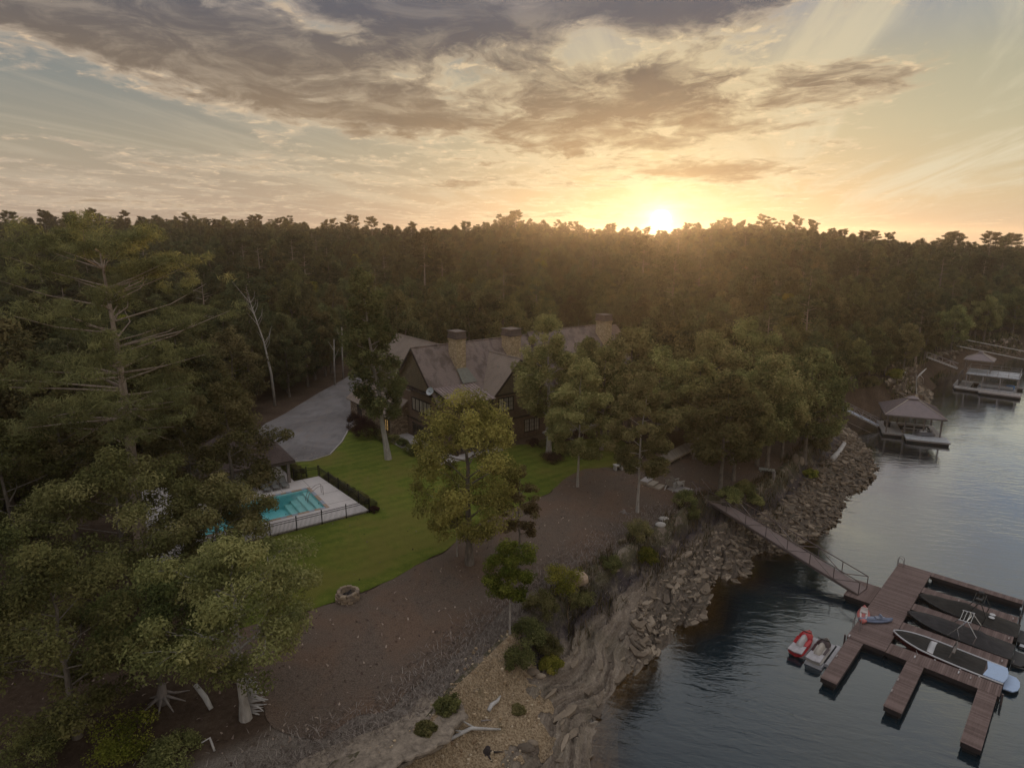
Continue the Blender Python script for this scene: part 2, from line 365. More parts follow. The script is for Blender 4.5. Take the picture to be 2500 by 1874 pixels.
drive_poly = Sxy([(716, 1126), (760, 1122), (806, 1106), (835, 1076), (850, 1048), (880, 1026), (876, 990), (915, 945), (960, 905), (1010, 880), (1040, 866), (930, 868), (880, 900), (780, 958), (695, 1010), (645, 1036), (615, 1062), (612, 1105), (655, 1135)])
sand_poly = [tuple(P(u, v, 2.0)[:2]) for u, v in [(1150, 1665), (1240, 1605), (1312, 1650), (1335, 1720), (1322, 1770), (1290, 1830), (1230, 1960), (900, 1990), (905, 1910), (1000, 1855), (1080, 1765)]]
POOL_Z = 5.0

def axis(lo, hi, step, far_lo, far_hi, cap):
    a = list(np.arange(lo, hi + 1e-6, step)); s = step; x = a[-1]
    while x < far_hi: s = min(s * 1.14, cap); x += s; a.append(x)
    s = step; x = a[0]; pre = []
    while x > far_lo: s = min(s * 1.14, cap); x -= s; pre.append(x)
    return np.array(pre[::-1] + a)
gx = axis(-46, 42, .4, -1050, 1050, 20); gy = axis(24, 92, .4, -60, 1150, 20)
GX, GY = np.meshgrid(gx, gy, indexing='ij')
GH = height(GX, GY)
GDS = sdist(GX, GY, shore); GDB = sdist(GX, GY, bank)
shelf_sd = np.minimum(np.minimum(GDS + 1.6, .6 - GDB), np.minimum(125 - np.hypot(GX, GY), GY - 18))

def grid_faces(nx, ny):
    i = np.arange(nx - 1)[:, None] * ny + np.arange(ny - 1)[None, :]
    i = i.ravel(); return np.stack([i, i + ny, i + ny + 1, i + 1], 1)

def clip_sheet(name, X, Y, Z, sd, mats, off=0.0, attrs=None, smooth=True):
    """the part of a height grid where sd > 0, cut exactly along sd = 0"""
    nx, ny = X.shape; F = grid_faces(nx, ny); sdv = sd.ravel()
    V = np.stack([X.ravel(), Y.ravel(), Z.ravel() + off], 1); A = {k: a.ravel() for k, a in (attrs or {}).items()}
    keep = (sdv[F] > 0); full = F[keep.all(1)]; part = F[keep.any(1) & ~keep.all(1)]
    verts = V.tolist(); av = {k: a.tolist() for k, a in A.items()}; cut = {}; faces = []
    def edge(a, b):
        k = (min(a, b), max(a, b))
        if k not in cut:
            t = sdv[a] / (sdv[a] - sdv[b]); cut[k] = len(verts); verts.append((V[a] + (V[b] - V[a]) * t).tolist())
            for q in av: av[q].append(A[q][a] + (A[q][b] - A[q][a]) * t)
        return cut[k]
    for q in part:
        o = []
        for i in range(4):
            a, b = q[i], q[(i + 1) % 4]
            if sdv[a] > 0: o.append(int(a))
            if (sdv[a] > 0) != (sdv[b] > 0): o.append(edge(int(a), int(b)))
        if len(o) >= 3: faces.append(o)
    allf = [tuple(f) for f in full.tolist()] + [tuple(f) for f in faces]
    used = np.zeros(len(verts), bool)
    for f in allf:
        for i in f: used[i] = True
    idx = np.cumsum(used) - 1
    me = bpy.data.meshes.new(name); me.from_pydata([v for v, u in zip(verts, used) if u], [], [tuple(int(idx[i]) for i in f) for f in allf])
    for k, a in av.items():
        at = me.attributes.new(k, 'FLOAT', 'POINT'); at.data.foreach_set('value', np.array(a, np.float32)[used])
    for m in (mats if isinstance(mats, (list, tuple)) else [mats]): me.materials.append(m)
    if smooth: me.polygons.foreach_set('use_smooth', [True] * len(me.polygons))
    me.update(); return link(name, me)

# ---- ground materials
def m_ground():
    m, t = mat('forest_floor'); p = t.pos()
    n = t.noise(p, 0.35, 6, .6); n2 = t.noise(p, 3.2, 5, .65); n3 = t.noise(p, 16, 4, .7)
    c = t.ramp(t.m('ADD', t.m('MULTIPLY', n, .5), t.m('MULTIPLY', n2, .5)), [(.3, (.045, .030, .022)), (.5, (.095, .064, .046)), (.7, (.15, .112, .082))])
    straw = t.ramp(n3, [(.3, (.13, .108, .092)), (.55, (.28, .24, .205)), (.75, (.44, .40, .35))])
    f = t.m('MULTIPLY', t.ss(t.attr('bank_edge'), .12, .5), t.ss(t.noise(p, .8, 5, .65), .26, .44))
    c = t.mix(f, c, straw)
    c = t.mix(t.m('MULTIPLY', t.ss(n3, .56, .72), .5), c, (.24, .19, .14, 1))
    finish(t, pbr(t, c, .95, 0, t.bump(t.m('ADD', n3, n2), .7, .15), .1)); return m
def m_mulch():
    m, t = mat('pine_straw_mulch'); p = t.pos()
    n = t.noise(p, .22, 5, .6, .5); n2 = t.noise(p, 2.1, 6, .7); n3 = t.noise(t.vm('MULTIPLY', p, (1, 1, .2)), 13, 5, .75)
    a = t.ramp(n3, [(.28, (.068, .052, .042)), (.5, (.156, .118, .094)), (.7, (.265, .21, .17))])
    b = t.ramp(n3, [(.28, (.082, .054, .040)), (.5, (.178, .120, .088)), (.7, (.285, .205, .155))])
    c = t.mix(t.ss(n, .42, .62), a, b)
    c = t.mix(t.m('MULTIPLY', t.ss(n2, .5, .75), .4), c, (.05, .04, .04, 1))
    c = t.mix(t.m('MULTIPLY', t.ss(t.noise(p, 5.3, 3, .8), .66, .72), .55), c, (.30, .24, .19, 1))
    finish(t, pbr(t, c, .95, 0, t.bump(n3, .8, .1), .1)); return m
def m_lawn():
    m, t = mat('mown_grass'); p = t.pos()
    n = t.noise(p, .13, 5, .6, .4); n2 = t.noise(p, 1.4, 6, .7); n3 = t.noise(p, 19, 4, .75)
    q = t.n('ShaderNodeVectorRotate', rotation_type='Z_AXIS'); t.put(q.inputs['Vector'], p); q.inputs['Angle'].default_value = R(-37)
    sx, sy, sz = t.sep(t.vm('ADD', q.outputs[0], t.vm('MULTIPLY', t.noise(p, .3, 2, out=1), (.9, .9, 0))))
    stripe = t.m('ADD', t.m('MULTIPLY', t.m('SINE', t.m('MULTIPLY', sy, 4.2)), .5), .5)
    f = addt(t, t.m('MULTIPLY', n, .45), t.m('MULTIPLY', n2, .35), t.m('MULTIPLY', n3, .34), t.m('MULTIPLY', stripe, .055))
    c = t.ramp(f, [(.36, (.048, .066, .010)), (.56, (.115, .148, .020)), (.74, (.225, .238, .045))])
    c = t.mix(t.m('MULTIPLY', t.ss(n, .46, .64), .6), c, (.165, .14, .035, 1))
    c = t.mix(t.m('MULTIPLY', t.ss(t.noise(p, 7.0, 2, .8), .70, .74), .6), c, (.36, .30, .16, 1))
    finish(t, pbr(t, c, .9, 0, t.bump(n3, .9, .08), .12)); return m
def addt(t, *v):
    o = v[0]
    for k in v[1:]: o = t.m('ADD', o, k)
    return o
def m_drive():
    m, t = mat('worn_asphalt'); p = t.pos()
    n = t.noise(p, .16, 6, .62, .8); n2 = t.noise(t.vm('MULTIPLY', p, (1, .35, 1)), .9, 5, .65, .8); n3 = t.noise(p, 24, 3, .7)
    f = addt(t, t.m('MULTIPLY', n, .5), t.m('MULTIPLY', n2, .35), t.m('MULTIPLY', n3, .25))
    c = t.ramp(f, [(.38, (.125, .113, .112)), (.55, (.205, .19, .19)), (.72, (.31, .295, .30))])
    c = t.mix(t.m('MULTIPLY', t.ss(n2, .5, .66), .35), c, (.19, .145, .115, 1))
    finish(t, pbr(t, c, .92, 0, t.bump(n3, .5, .03), .15)); return m
def m_rock():
    m, t = mat('layered_shale'); p = t.pos()
    q = t.n('ShaderNodeVectorRotate', rotation_type='Z_AXIS'); t.put(q.inputs['Vector'], p); q.inputs['Angle'].default_value = R(-58)
    wv = t.vm('ADD', q.outputs[0], t.vm('MULTIPLY', t.noise(p, .5, 4, out=1), (1.6, 1.6, 0)))
    lay = t.noise(t.xyz(t.m('MULTIPLY', t.sep(wv)[0], .30), t.m('MULTIPLY', t.attr('across'), 2.1), 0.0), 1.3, 9, .68, .35); n2 = t.noise(p, 6.5, 6, .7); n = t.noise(p, .35, 4, .6)
    f = addt(t, t.m('MULTIPLY', lay, .62), t.m('MULTIPLY', n2, .38))
    c = t.ramp(f, [(.32, (.040, .033, .029)), (.44, (.155, .124, .100)), (.56, (.285, .235, .188)), (.70, (.46, .395, .325))])
    c = t.mix(t.m('MULTIPLY', t.ss(n, .45, .65), .35), c, (.15, .135, .095, 1))
    c = t.mix(t.m('MULTIPLY', t.attr('rubble'), .5), c, t.ramp(n2, [(.3, (.022, .018, .016)), (.55, (.06, .048, .040)), (.75, (.13, .105, .085))]))  # darkens the ground between slabs to stand in for crevice shade
    # dry dark gravel high on the shelf
    hi = t.m('MULTIPLY', t.ss(t.attr('shelf_t'), .62, .74), t.ss(t.attr('shelf_t'), .98, .88))
    grav = t.ramp(n2, [(.3, (.035, .029, .032)), (.6, (.085, .070, .074)), (.75, (.15, .125, .12))])
    c = t.mix(t.m('MULTIPLY', hi, t.ss(t.noise(p, .5, 5, .6), .3, .5)), c, grav)
    veg = t.m('MULTIPLY', t.ss(t.attr('shelf_t'), .78, .92), t.ss(t.noise(p, 1.2, 4, .6), .38, .52))
    c = t.mix(t.m('MULTIPLY', veg, .8), c, t.ramp(n2, [(.3, (.03, .03, .014)), (.7, (.11, .10, .05))]))
    finish(t, pbr(t, c, .9, 0, t.bump(f, .9, .22), .15)); return m
def m_sand():
    m, t = mat('yellow_sandy_rubble'); p = t.pos()
    n = t.noise(p, .9, 5, .6); n2 = t.noise(p, 7, 6, .75); v = t.vor(p, 9.0)
    f = addt(t, t.m('MULTIPLY', n, .3), t.m('MULTIPLY', n2, .5), t.m('MULTIPLY', v, .35))
    c = t.ramp(f, [(.30, (.10, .068, .042)), (.48, (.24, .175, .108)), (.70, (.44, .335, .225))])
    c = t.mix(t.m('MULTIPLY', t.ss(n, .58, .72), .55), c, (.10, .085, .045, 1))
    finish(t, pbr(t, c, .95, 0, t.bump(addt(t, n2, v), .8, .12), .1)); return m
MAT_ROCK = m_rock()

# ---- ground sheet
pool_hole = None  # filled by the pool builder's numbers below
POOL = [S(556, 1200), S(740, 1160)]
bank_edge = np.exp(-((GDB - 1.5) / 2.6) ** 2) * (1 - sstep(GX, 12, 20)) * (1 - sstep(GY, 50, 58))
sheets = np.maximum(np.maximum(sdist(GX, GY, lawn_poly), sdist(GX, GY, mulch_poly)), sdist(GX, GY, drive_poly))
GZ = GH.copy() + (fbm(GX / 1.7, GY / 1.7, 9, 3) - .5) * .3 * sstep(GDB, .3, 2.0) * (1 - sstep(sheets, -5, -2)) - .03 * sstep(sheets, -1.5, 0)
GZ = np.where(shelf_sd > 0, GZ - .9 * sstep(shelf_sd, 0, 1.2), GZ)
# pool and deck rectangle (world axes of the pool), needed to sink the ground beneath it
pc = [S(902, 1250), S(680, 1306), S(778, 1168), S(652, 1200)]
pd1 = (Vector(pc[0][:2]) - Vector(pc[1][:2])).normalized()          # along the front fence, to the right
pd2 = Vector((-pd1.y, pd1.x))                                       # to the back
PO = Vector(pc[0][:2])                                              # front right deck corner
def PL(a, b, z=POOL_Z): return Vector((PO.x - pd1.x * a + pd2.x * b, PO.y - pd1.y * a + pd2.y * b, z))   # a metres left of, b metres behind that corner
POOL_RZ = math.atan2(pd1.y, pd1.x)
POOL_A0, POOL_A1, POOL_B0, POOL_B1 = 3.2, 13.5, 3.0, 8.4
pool_rect = [PL(POOL_A0, POOL_B0)[:2], PL(POOL_A1, POOL_B0)[:2], PL(POOL_A1, POOL_B1)[:2], PL(POOL_A0, POOL_B1)[:2]]
GZ = GZ - 3.0 * (sdist(GX, GY, pool_rect) > -.5)
deck_rect = [PL(a, b)[:2] for a, b in ((0, 0), (18, 0), (18, 17.5), (3.6, 17.5), (3.4, 11.3), (1.1, 11.3))]

def zone_sd(poly, amp, sc, seed):
    return sdist(GX, GY, poly) + (fbm(GX / sc, GY / sc, seed, 4) - .5) * 2 * amp
f_sd = np.ones_like(GX)
grd = clip_sheet('ground', GX, GY, GZ, f_sd, m_ground(), 0, {'bank_edge': bank_edge}); tag(grd, kind='structure')
pool_clear = -sdist(GX, GY, deck_rect)
HOUSE_O = Vector((-8.6, 72.8, 5.0))
LZ = GH
sd_lawn = np.minimum(zone_sd(lawn_poly, .18, 1.3, 21), pool_clear)
sd_drive = zone_sd(drive_poly, .10, 1.5, 25)
lawn = clip_sheet('lawn', GX, GY, LZ, sd_lawn, m_lawn(), .03); tag(lawn, kind='structure')
sd_mulch = np.minimum(zone_sd(mulch_poly, .8, 3.0, 33), -sd_lawn + .25)
mul = clip_sheet('mulch_bed', GX, GY, LZ, np.minimum(sd_mulch, GDB - .1), m_mulch(), .015); tag(mul, kind='structure')
drv = clip_sheet('driveway', GX, GY, LZ, sd_drive, m_drive(), .04); tag(drv, kind='structure')

# ---- rock shelf with real strata steps, finer than the ground sheet
sx = np.arange(-14, 66, .17); sy = np.arange(19, 104, .17)
SX, SY = np.meshgrid(sx, sy, indexing='ij')
SDS = sdist(SX, SY, shore); SDB = sdist(SX, SY, bank); SSAND = sdist(SX, SY, sand_poly)
SH = height(SX, SY)
shelf_t = np.clip(SDS / np.maximum(SDS - SDB, 1e-6), 0, 1)
ang_s = R(58); wx = SX + (fbm(SX / 4.2, SY / 4.2, 3, 4) - .5) * 2.2; wy = SY + (fbm(SX / 4.2, SY / 4.2, 13, 4) - .5) * 2.2
across = -wx * math.sin(ang_s) + wy * math.cos(ang_s)
def ledge(s, per): k = s / per; fr = k - np.floor(k); return np.where(fr < .88, fr / .88, (1 - fr) / .12)
point_w = sstep(SX, 22, 30)
strata = (ledge(across, 1.5) - .5) * .46 + (ledge(across + .5 * vnoise(SX * .7, SY * .7, 8), .55) - .5) * .22
rough = (fbm(SX / .8, SY / .8, 40, 4) - .5) * .26
SU = 1250 + 1590 * SX / SY
rubble = np.clip(sstep(SU, 1600, 1650) * (1 - sstep(shelf_t, .5, .7)), 0, 1)
SZ = SH + (strata * (1 - .7 * point_w) + rough) * sstep(SDS, -1.2, .6) * (1 - .85 * sstep(SSAND, -.6, .4)) * (1 - sstep(shelf_t, .9, 1.0) * .7)
SZ = SZ + .12 * sstep(SDS, .0, .5)
ssd = np.minimum(np.minimum(SDS + 1.6, .55 - SDB), np.minimum(122 - np.hypot(SX, SY), SY - 19.2))
shelf = clip_sheet('rocky_shore', SX, SY, SZ, ssd, MAT_ROCK, .03, {'shelf_t': shelf_t, 'across': across, 'rubble': rubble}, smooth=False); tag(shelf, kind='structure')
sand = clip_sheet('sandy_bank', SX, SY, SZ, np.minimum(np.minimum(SSAND + (fbm(SX / 1.1, SY / 1.1, 50, 5) - .5) * 4.2, ssd - .3), .9), m_sand(), .07); tag(sand, kind='structure')
def shelf_z(x, y):
    i = min(max(int((x - sx[0]) / .17), 0), len(sx) - 1); j = min(max(int((y - sy[0]) / .17), 0), len(sy) - 1)
    return float(SZ[i, j]) + .03 if ssd[i, j] > 0 else hgt(x, y)

# ---- lake
def m_water():
    m, t = mat('lake_water'); p = t.pos()
    q = t.n('ShaderNodeVectorRotate', rotation_type='Z_AXIS'); t.put(q.inputs['Vector'], p); q.inputs['Angle'].default_value = R(14)
    pw = t.vm('MULTIPLY', q.outputs[0], (.42, 1.25, 1.0))
    a = t.noise(pw, 1.15, 3, .5, .6); b = t.noise(t.vm('ADD', t.vm('MULTIPLY', q.outputs[0], (.8, 1.6, 1)), (7, 3, 0)), 3.4, 3, .55, .4); g = t.noise(p, .09, 3, .5)
    h = addt(t, t.m('MULTIPLY', a, 1.0), t.m('MULTIPLY', b, .28))
    bp = t.n('ShaderNodeBump'); t.put(bp.inputs['Strength'], t.mr(g, .35, .65, .12, .34)); bp.inputs['Distance'].default_value = .14; t.put(bp.inputs['Height'], h)
    lw = t.n('ShaderNodeLayerWeight'); lw.inputs['Blend'].default_value = .5; t.put(lw.inputs['Normal'], bp.outputs[0]); frv = t.m('MINIMUM', .95, t.m('ADD', .016, t.m('MULTIPLY', 2.3, t.m('POWER', lw.outputs['Facing'], 3.3))))
    gl = t.n('ShaderNodeBsdfGlossy'); gl.inputs['Roughness'].default_value = .045; gl.inputs['Color'].default_value = (.90, .95, 1, 1); t.put(gl.inputs['Normal'], bp.outputs[0])
    df = t.n('ShaderNodeBsdfDiffuse'); df.inputs['Color'].default_value = (.010, .020, .028, 1)
    tr = t.n('ShaderNodeBsdfTransparent'); tr.inputs['Color'].default_value = (.62, .50, .30, 1)
    dep = t.attr('depth')
    body = t.n('ShaderNodeMixShader'); t.put(body.inputs[0], t.ss(dep, .02, 1.5)); t.nt.links.new(tr.outputs[0], body.inputs[1]); t.nt.links.new(df.outputs[0], body.inputs[2])
    ms = t.n('ShaderNodeMixShader'); t.put(ms.inputs[0], frv); t.nt.links.new(body.outputs[0], ms.inputs[1]); t.nt.links.new(gl.outputs[0], ms.inputs[2])
    finish(t, ms.outputs[0]); return m
wsd = np.minimum(-GDS + 1.2, 2.0)
wat = clip_sheet('lake_water', GX, GY, np.zeros_like(GX), wsd, m_water(), 0.0, {'depth': np.maximum(-GH, 0)}, smooth=True); tag(wat, kind='structure')
# ------------------------------------------------------------------ trees
def m_leaf(name, dark, mid, light, trans=.42):
    m, t = mat(name); tint = t.attr('tint'); rnd = t.n('ShaderNodeObjectInfo').outputs['Random']
    c = t.ramp(tint, [(.12, dark), (.5, mid), (.9, light)])
    hs = t.n('ShaderNodeHueSaturation'); t.put(hs.inputs['Hue'], t.mr(rnd, 0, 1, .462, .522)); t.put(hs.inputs['Value'], t.mr(t.m('FRACT', t.m('MULTIPLY', rnd, 7.13)), 0, 1, .60, 1.38)); hs.inputs['Saturation'].default_value = .95
    t.put(hs.inputs['Color'], c)
    d = t.n('ShaderNodeBsdfDiffuse'); t.put(d.inputs[0], hs.outputs[0]); tr = t.n('ShaderNodeBsdfTranslucent'); t.put(tr.inputs[0], hs.outputs[0])
    mx = t.n('ShaderNodeMixShader'); mx.inputs[0].default_value = trans; t.nt.links.new(d.outputs[0], mx.inputs[1]); t.nt.links.new(tr.outputs[0], mx.inputs[2])
    finish(t, mx.outputs[0]); return m
def m_bark(name, a, b, sc=6.0):
    m, t = mat(name); p = t.objco(); n = t.noise(t.vm('MULTIPLY', p, (1, 1, .22)), sc, 6, .7, .3); n2 = t.noise(p, 1.3, 3, .6)
    c = t.ramp(addt(t, t.m('MULTIPLY', n, .7), t.m('MULTIPLY', n2, .3)), [(.32, a), (.68, b)])
    finish(t, pbr(t, c, .95, 0, t.bump(n, .9, .06), .1)); return m
LEAF = m_leaf('hardwood_leaves', (.105, .115, .040), (.235, .242, .085), (.41, .39, .15))
LEAF_GOLD = m_leaf('golden_olive_leaves', (.100, .095, .026), (.250, .225, .056), (.44, .38, .10))
LEAF_DARK = m_leaf('dark_hardwood_leaves', (.080, .094, .036), (.175, .190, .064), (.29, .295, .10))  # darker leaf colour; on the left corner trees it paints in vignetting
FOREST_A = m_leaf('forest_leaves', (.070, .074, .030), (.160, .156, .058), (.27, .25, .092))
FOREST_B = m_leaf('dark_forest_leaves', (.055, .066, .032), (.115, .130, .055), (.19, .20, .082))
LEAF_YEL = m_leaf('yellow_green_leaves', (.100, .115, .016), (.230, .240, .032), (.40, .37, .06), .4)
LEAF_RED = m_leaf('russet_leaves', (.112, .069, .039), (.217, .143, .066), (.300, .247, .105))
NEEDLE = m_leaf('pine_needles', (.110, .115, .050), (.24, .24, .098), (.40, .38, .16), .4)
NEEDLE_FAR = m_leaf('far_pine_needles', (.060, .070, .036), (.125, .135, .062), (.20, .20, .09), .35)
BURG = m_leaf('burgundy_leaves', (.028, .016, .015), (.060, .032, .027), (.105, .06, .044), .2)
BARK = m_bark('grey_brown_bark', (.09, .075, .062), (.30, .26, .225))
BARK_PALE = m_bark('pale_bark', (.25, .225, .20), (.55, .51, .47))
BARK_PINE = m_bark('pine_bark', (.18, .14, .115), (.55, .45, .38), 4.0)

def leaves(rng, cen, rad, per, size, asp=.55, flat=.75, out=.5, up=.75, tintc=None, droop=0.0):
    """rhombic leaf sprays scattered through ellipsoidal clumps; returns verts, faces, tint"""
    cen = np.asarray(cen, float); rad = np.asarray(rad, float); n = len(cen) * per
    c = np.repeat(cen, per, 0); r = np.repeat(rad, per)
    d = rng.normal(size=(n, 3)); d /= np.linalg.norm(d, axis=1)[:, None] + 1e-9
    q = (rng.rand(n) ** .42) * r
    p = c + d * q[:, None] * np.array([1, 1, flat])
    nr = d * out + np.array([0, 0, up]) + rng.normal(size=(n, 3)) * .45; nr /= np.linalg.norm(nr, axis=1)[:, None] + 1e-9
    a = np.cross(nr, rng.normal(size=(n, 3))); a /= np.linalg.norm(a, axis=1)[:, None] + 1e-9
    a[:, 2] -= droop; b = np.cross(nr, a); b /= np.linalg.norm(b, axis=1)[:, None] + 1e-9
    s = size * (.6 + .8 * rng.rand(n))
    a = a * s[:, None] * .5; b = b * (s * asp)[:, None] * .5; bend = nr * (s * .12)[:, None]
    V = np.stack([p - a, p + b + bend, p + a, p - b + bend], 1).reshape(-1, 3)
    F = np.arange(n * 4).reshape(n, 4)
    tc = rng.rand(len(cen)) if tintc is None else np.asarray(tintc)
    tint = np.clip(np.repeat(tc, per) * .6 + rng.rand(n) * .4, 0, 1)
    return V, F, np.repeat(tint, 4)

def broadleaf(seed, H, cb, cr, nl=14, per=110, size=.34, lean=(0, 0), r0=None, clr=(.13, .22), profile=.6, bare=0.0, fill=22, flat=.75, asp=.55, droop=.1, sub=4):
    """trunk tubes, branch tubes and leaf arrays of a hardwood, base at the origin"""
    rng = np.random.RandomState(seed); r0 = r0 or H * .018
    tk = MB(); br = MB(); cen = []; rad = []
    N = 8; pts = []; rr = []
    for i in range(N + 1):
        s = i / N; pts.append((lean[0] * s * H + rng.normal() * .012 * H * s, lean[1] * s * H + rng.normal() * .012 * H * s, s * H * .9)); rr.append(r0 * (1.0 - .86 * s) * (1.35 if i == 0 else 1))
    pts.insert(0, (0, 0, -.8)); rr.insert(0, r0 * 1.6)
    tk.tube(pts, rr, 9)
    P3 = np.array(pts[1:])
    def at(z): 
        s = np.clip(z / (H * .9), 0, 1) * N; i = min(int(s), N - 1); return P3[i] + (P3[i + 1] - P3[i]) * (s - i)
    z0 = cb * H
    def env(t): return cr * (np.sin(np.pi * np.clip(t, .02, .98) ** .75)) ** profile
    for k in range(nl):
        t = (k + .5) / nl * .92 + rng.uniform(-.03, .03); z = z0 + max(0, t) * (H * .88 - z0); base = at(z * .96)
        a = k * 2.399 + rng.uniform(-.4, .4); L = env(t) * rng.uniform(.72, 1.1) * (.9 if t < .8 else .7)
        rise = rng.uniform(.12, .5) + t * .5; mid = base + np.array([math.cos(a) * L * .5, math.sin(a) * L * .5, L * rise * .38]); end = base + np.array([math.cos(a + .15) * L * .86, math.sin(a + .15) * L * .86, L * rise * .72])
        rb = r0 * .34 * (1 - t * .6); br.tube([base, mid, end], [rb, rb * .6, rb * .2], 5, False)
        cen.append(end); rad.append(cr * rng.uniform(*clr))
        for j in range(sub):
            f = rng.uniform(.35, 1.0); o = base + (end - base) * f + np.array([0, 0, math.sin(f * math.pi) * L * .06]); aa = a + rng.uniform(-1.2, 1.2); l2 = L * rng.uniform(.22, .5)
            e2 = o + np.array([math.cos(aa) * l2, math.sin(aa) * l2, l2 * rng.uniform(-.25, .6)])
            br.tube([o, (o + e2) / 2 + np.array([0, 0, .05 * l2]), e2], [rb * .4, rb * .25, rb * .1], 4, False)
            if rng.rand() > bare: cen.append(e2); rad.append(cr * rng.uniform(*clr))
    for k in range(fill):
        t = rng.uniform(.05, 1.0); a = rng.uniform(0, 6.28); e = env(t) * rng.uniform(.45, .95); b = at(z0 + t * (H * .9 - z0))
        cen.append(np.array([b[0] + math.cos(a) * e, b[1] + math.sin(a) * e, z0 + t * (H - z0) * .96])); rad.append(cr * rng.uniform(*clr))
    top = at(H * .9); 
    for k in range(3): cen.append(np.array([top[0] + rng.normal() * cr * .08, top[1] + rng.normal() * cr * .08, H * (.9 + .035 * k)])); rad.append(cr * .16)
    return tk, br, leaves(rng, cen, rad, per, size, asp=asp, flat=flat, droop=droop)

def pine(seed, H, cb, cr, nw=13, per=70, size=.34, r0=None, lean=(0, 0), open_=.25, asp=.14, tuft=(.10, .17), dead=4, per_tip=5):
    """pine: straight trunk, uneven whorls, needle tufts at the ends of the limbs"""
    rng = np.random.RandomState(seed); r0 = r0 or H * .016
    tk = MB(); br = MB(); cen = []; rad = []
    N = 10; pts = [(0, 0, -.8)]; rr = [r0 * 1.5]
    for i in range(N + 1):
        s = i / N; pts.append((lean[0] * s * H + math.sin(s * 5 + seed) * .006 * H, lean[1] * s * H + math.cos(s * 4 + seed) * .005 * H, s * H * .97)); rr.append(r0 * (1.05 - .95 * s ** 1.1))
    tk.tube(pts, rr, 10); P3 = np.array(pts[1:])
    def at(z):
        s = np.clip(z / (H * .97), 0, 1) * N; i = min(int(s), N - 1); return P3[i] + (P3[i + 1] - P3[i]) * (s - i)
    for k in range(dead):                                        # bare broken limbs under the crown
        z = H * rng.uniform(cb * .45, cb + .12); a = rng.uniform(0, 6.28); L = cr * rng.uniform(.3, .7); b = at(z)
        br.tube([b, b + np.array([math.cos(a) * L * .55, math.sin(a) * L * .55, L * .12]), b + np.array([math.cos(a + .5) * L, math.sin(a + .5) * L, -L * .25])], [r0 * .2, r0 * .13, r0 * .04], 5, False)
    for k in range(nw):
        t = (k + .5) / nw; z = H * (cb + (1 - cb) * t * .97)
        for j in range(rng.randint(3, 6)):
            if rng.rand() < open_: continue
            a = rng.uniform(0, 6.28); L = cr * (1.0 - .55 * t ** 2.2) * (.62 + .38 * min(1, t * 4)) * rng.uniform(.55, 1.12); b = at(z + rng.uniform(-.02, .02) * H)
            rise = .10 + .5 * t; mid = b + np.array([math.cos(a) * L * .55, math.sin(a) * L * .55, L * rise * .35]); e = b + np.array([math.cos(a + .2) * L, math.sin(a + .2) * L, L * rise * .8])
            rb = r0 * .24 * (1 - .6 * t); br.tube([b, mid, e], [rb, rb * .6, rb * .2], 5, False)
            for q in range(per_tip):
                f = rng.uniform(.52, 1.06); o = b + (e - b) * f; o = o + np.array([rng.normal() * L * .13, rng.normal() * L * .13, rng.uniform(-.03, .16) * L]); cen.append(o); rad.append(cr * rng.uniform(*tuft))
    return tk, br, leaves(rng, cen, rad, per, size, asp=asp, flat=.55, out=.5, up=.1, droop=-.15)

def tree_thing(name, loc, spec, leaf, bark, label, cat='tree', group=None, rz=0.0, leafname='crown'):
    tk, br, (V, F, T) = spec
    o = thing(name, loc, label, cat, rz, group)
    tk.obj('trunk', bark, o, smooth=True)
    if br.v: br.obj('limbs', bark, o, smooth=True)
    link(leafname, np_mesh(leafname, V, F, leaf, {'tint': T}), o)
    return o
def copy_tree(o, loc, rz, sc=1.0, label=None, group=None):
    c = o.copy(); COL.objects.link(c); c.location = loc; c.rotation_euler = (0, 0, rz); c.scale = (sc, sc, sc)
    if label: c['label'] = label
    if group: c['group'] = group
    for ch in list(o.children): d = ch.copy(); COL.objects.link(d); d.parent = c
    return c
def one_mesh(name, spec, leaf, bark):
    """trunk, limbs and crown of a far tree as a single mesh"""
    tk, br, (V, F, T) = spec; tv = []; tf = []
    for mb in (tk, br):
        b = len(tv); tv += mb.v; tf += [tuple(i + b for i in f) for f in mb.f if len(f) == 4]
    V2 = np.concatenate([V, np.array(tv, float)]); F2 = np.concatenate([F, np.array(tf) + len(V)]); T2 = np.concatenate([T, np.zeros(len(tv))])
    me = np_mesh(name, V2, F2, [leaf, bark], {'tint': T2})
    mi = np.zeros(len(me.polygons), np.int32); mi[len(F):] = 1; me.polygons.foreach_set('material_index', mi); return me

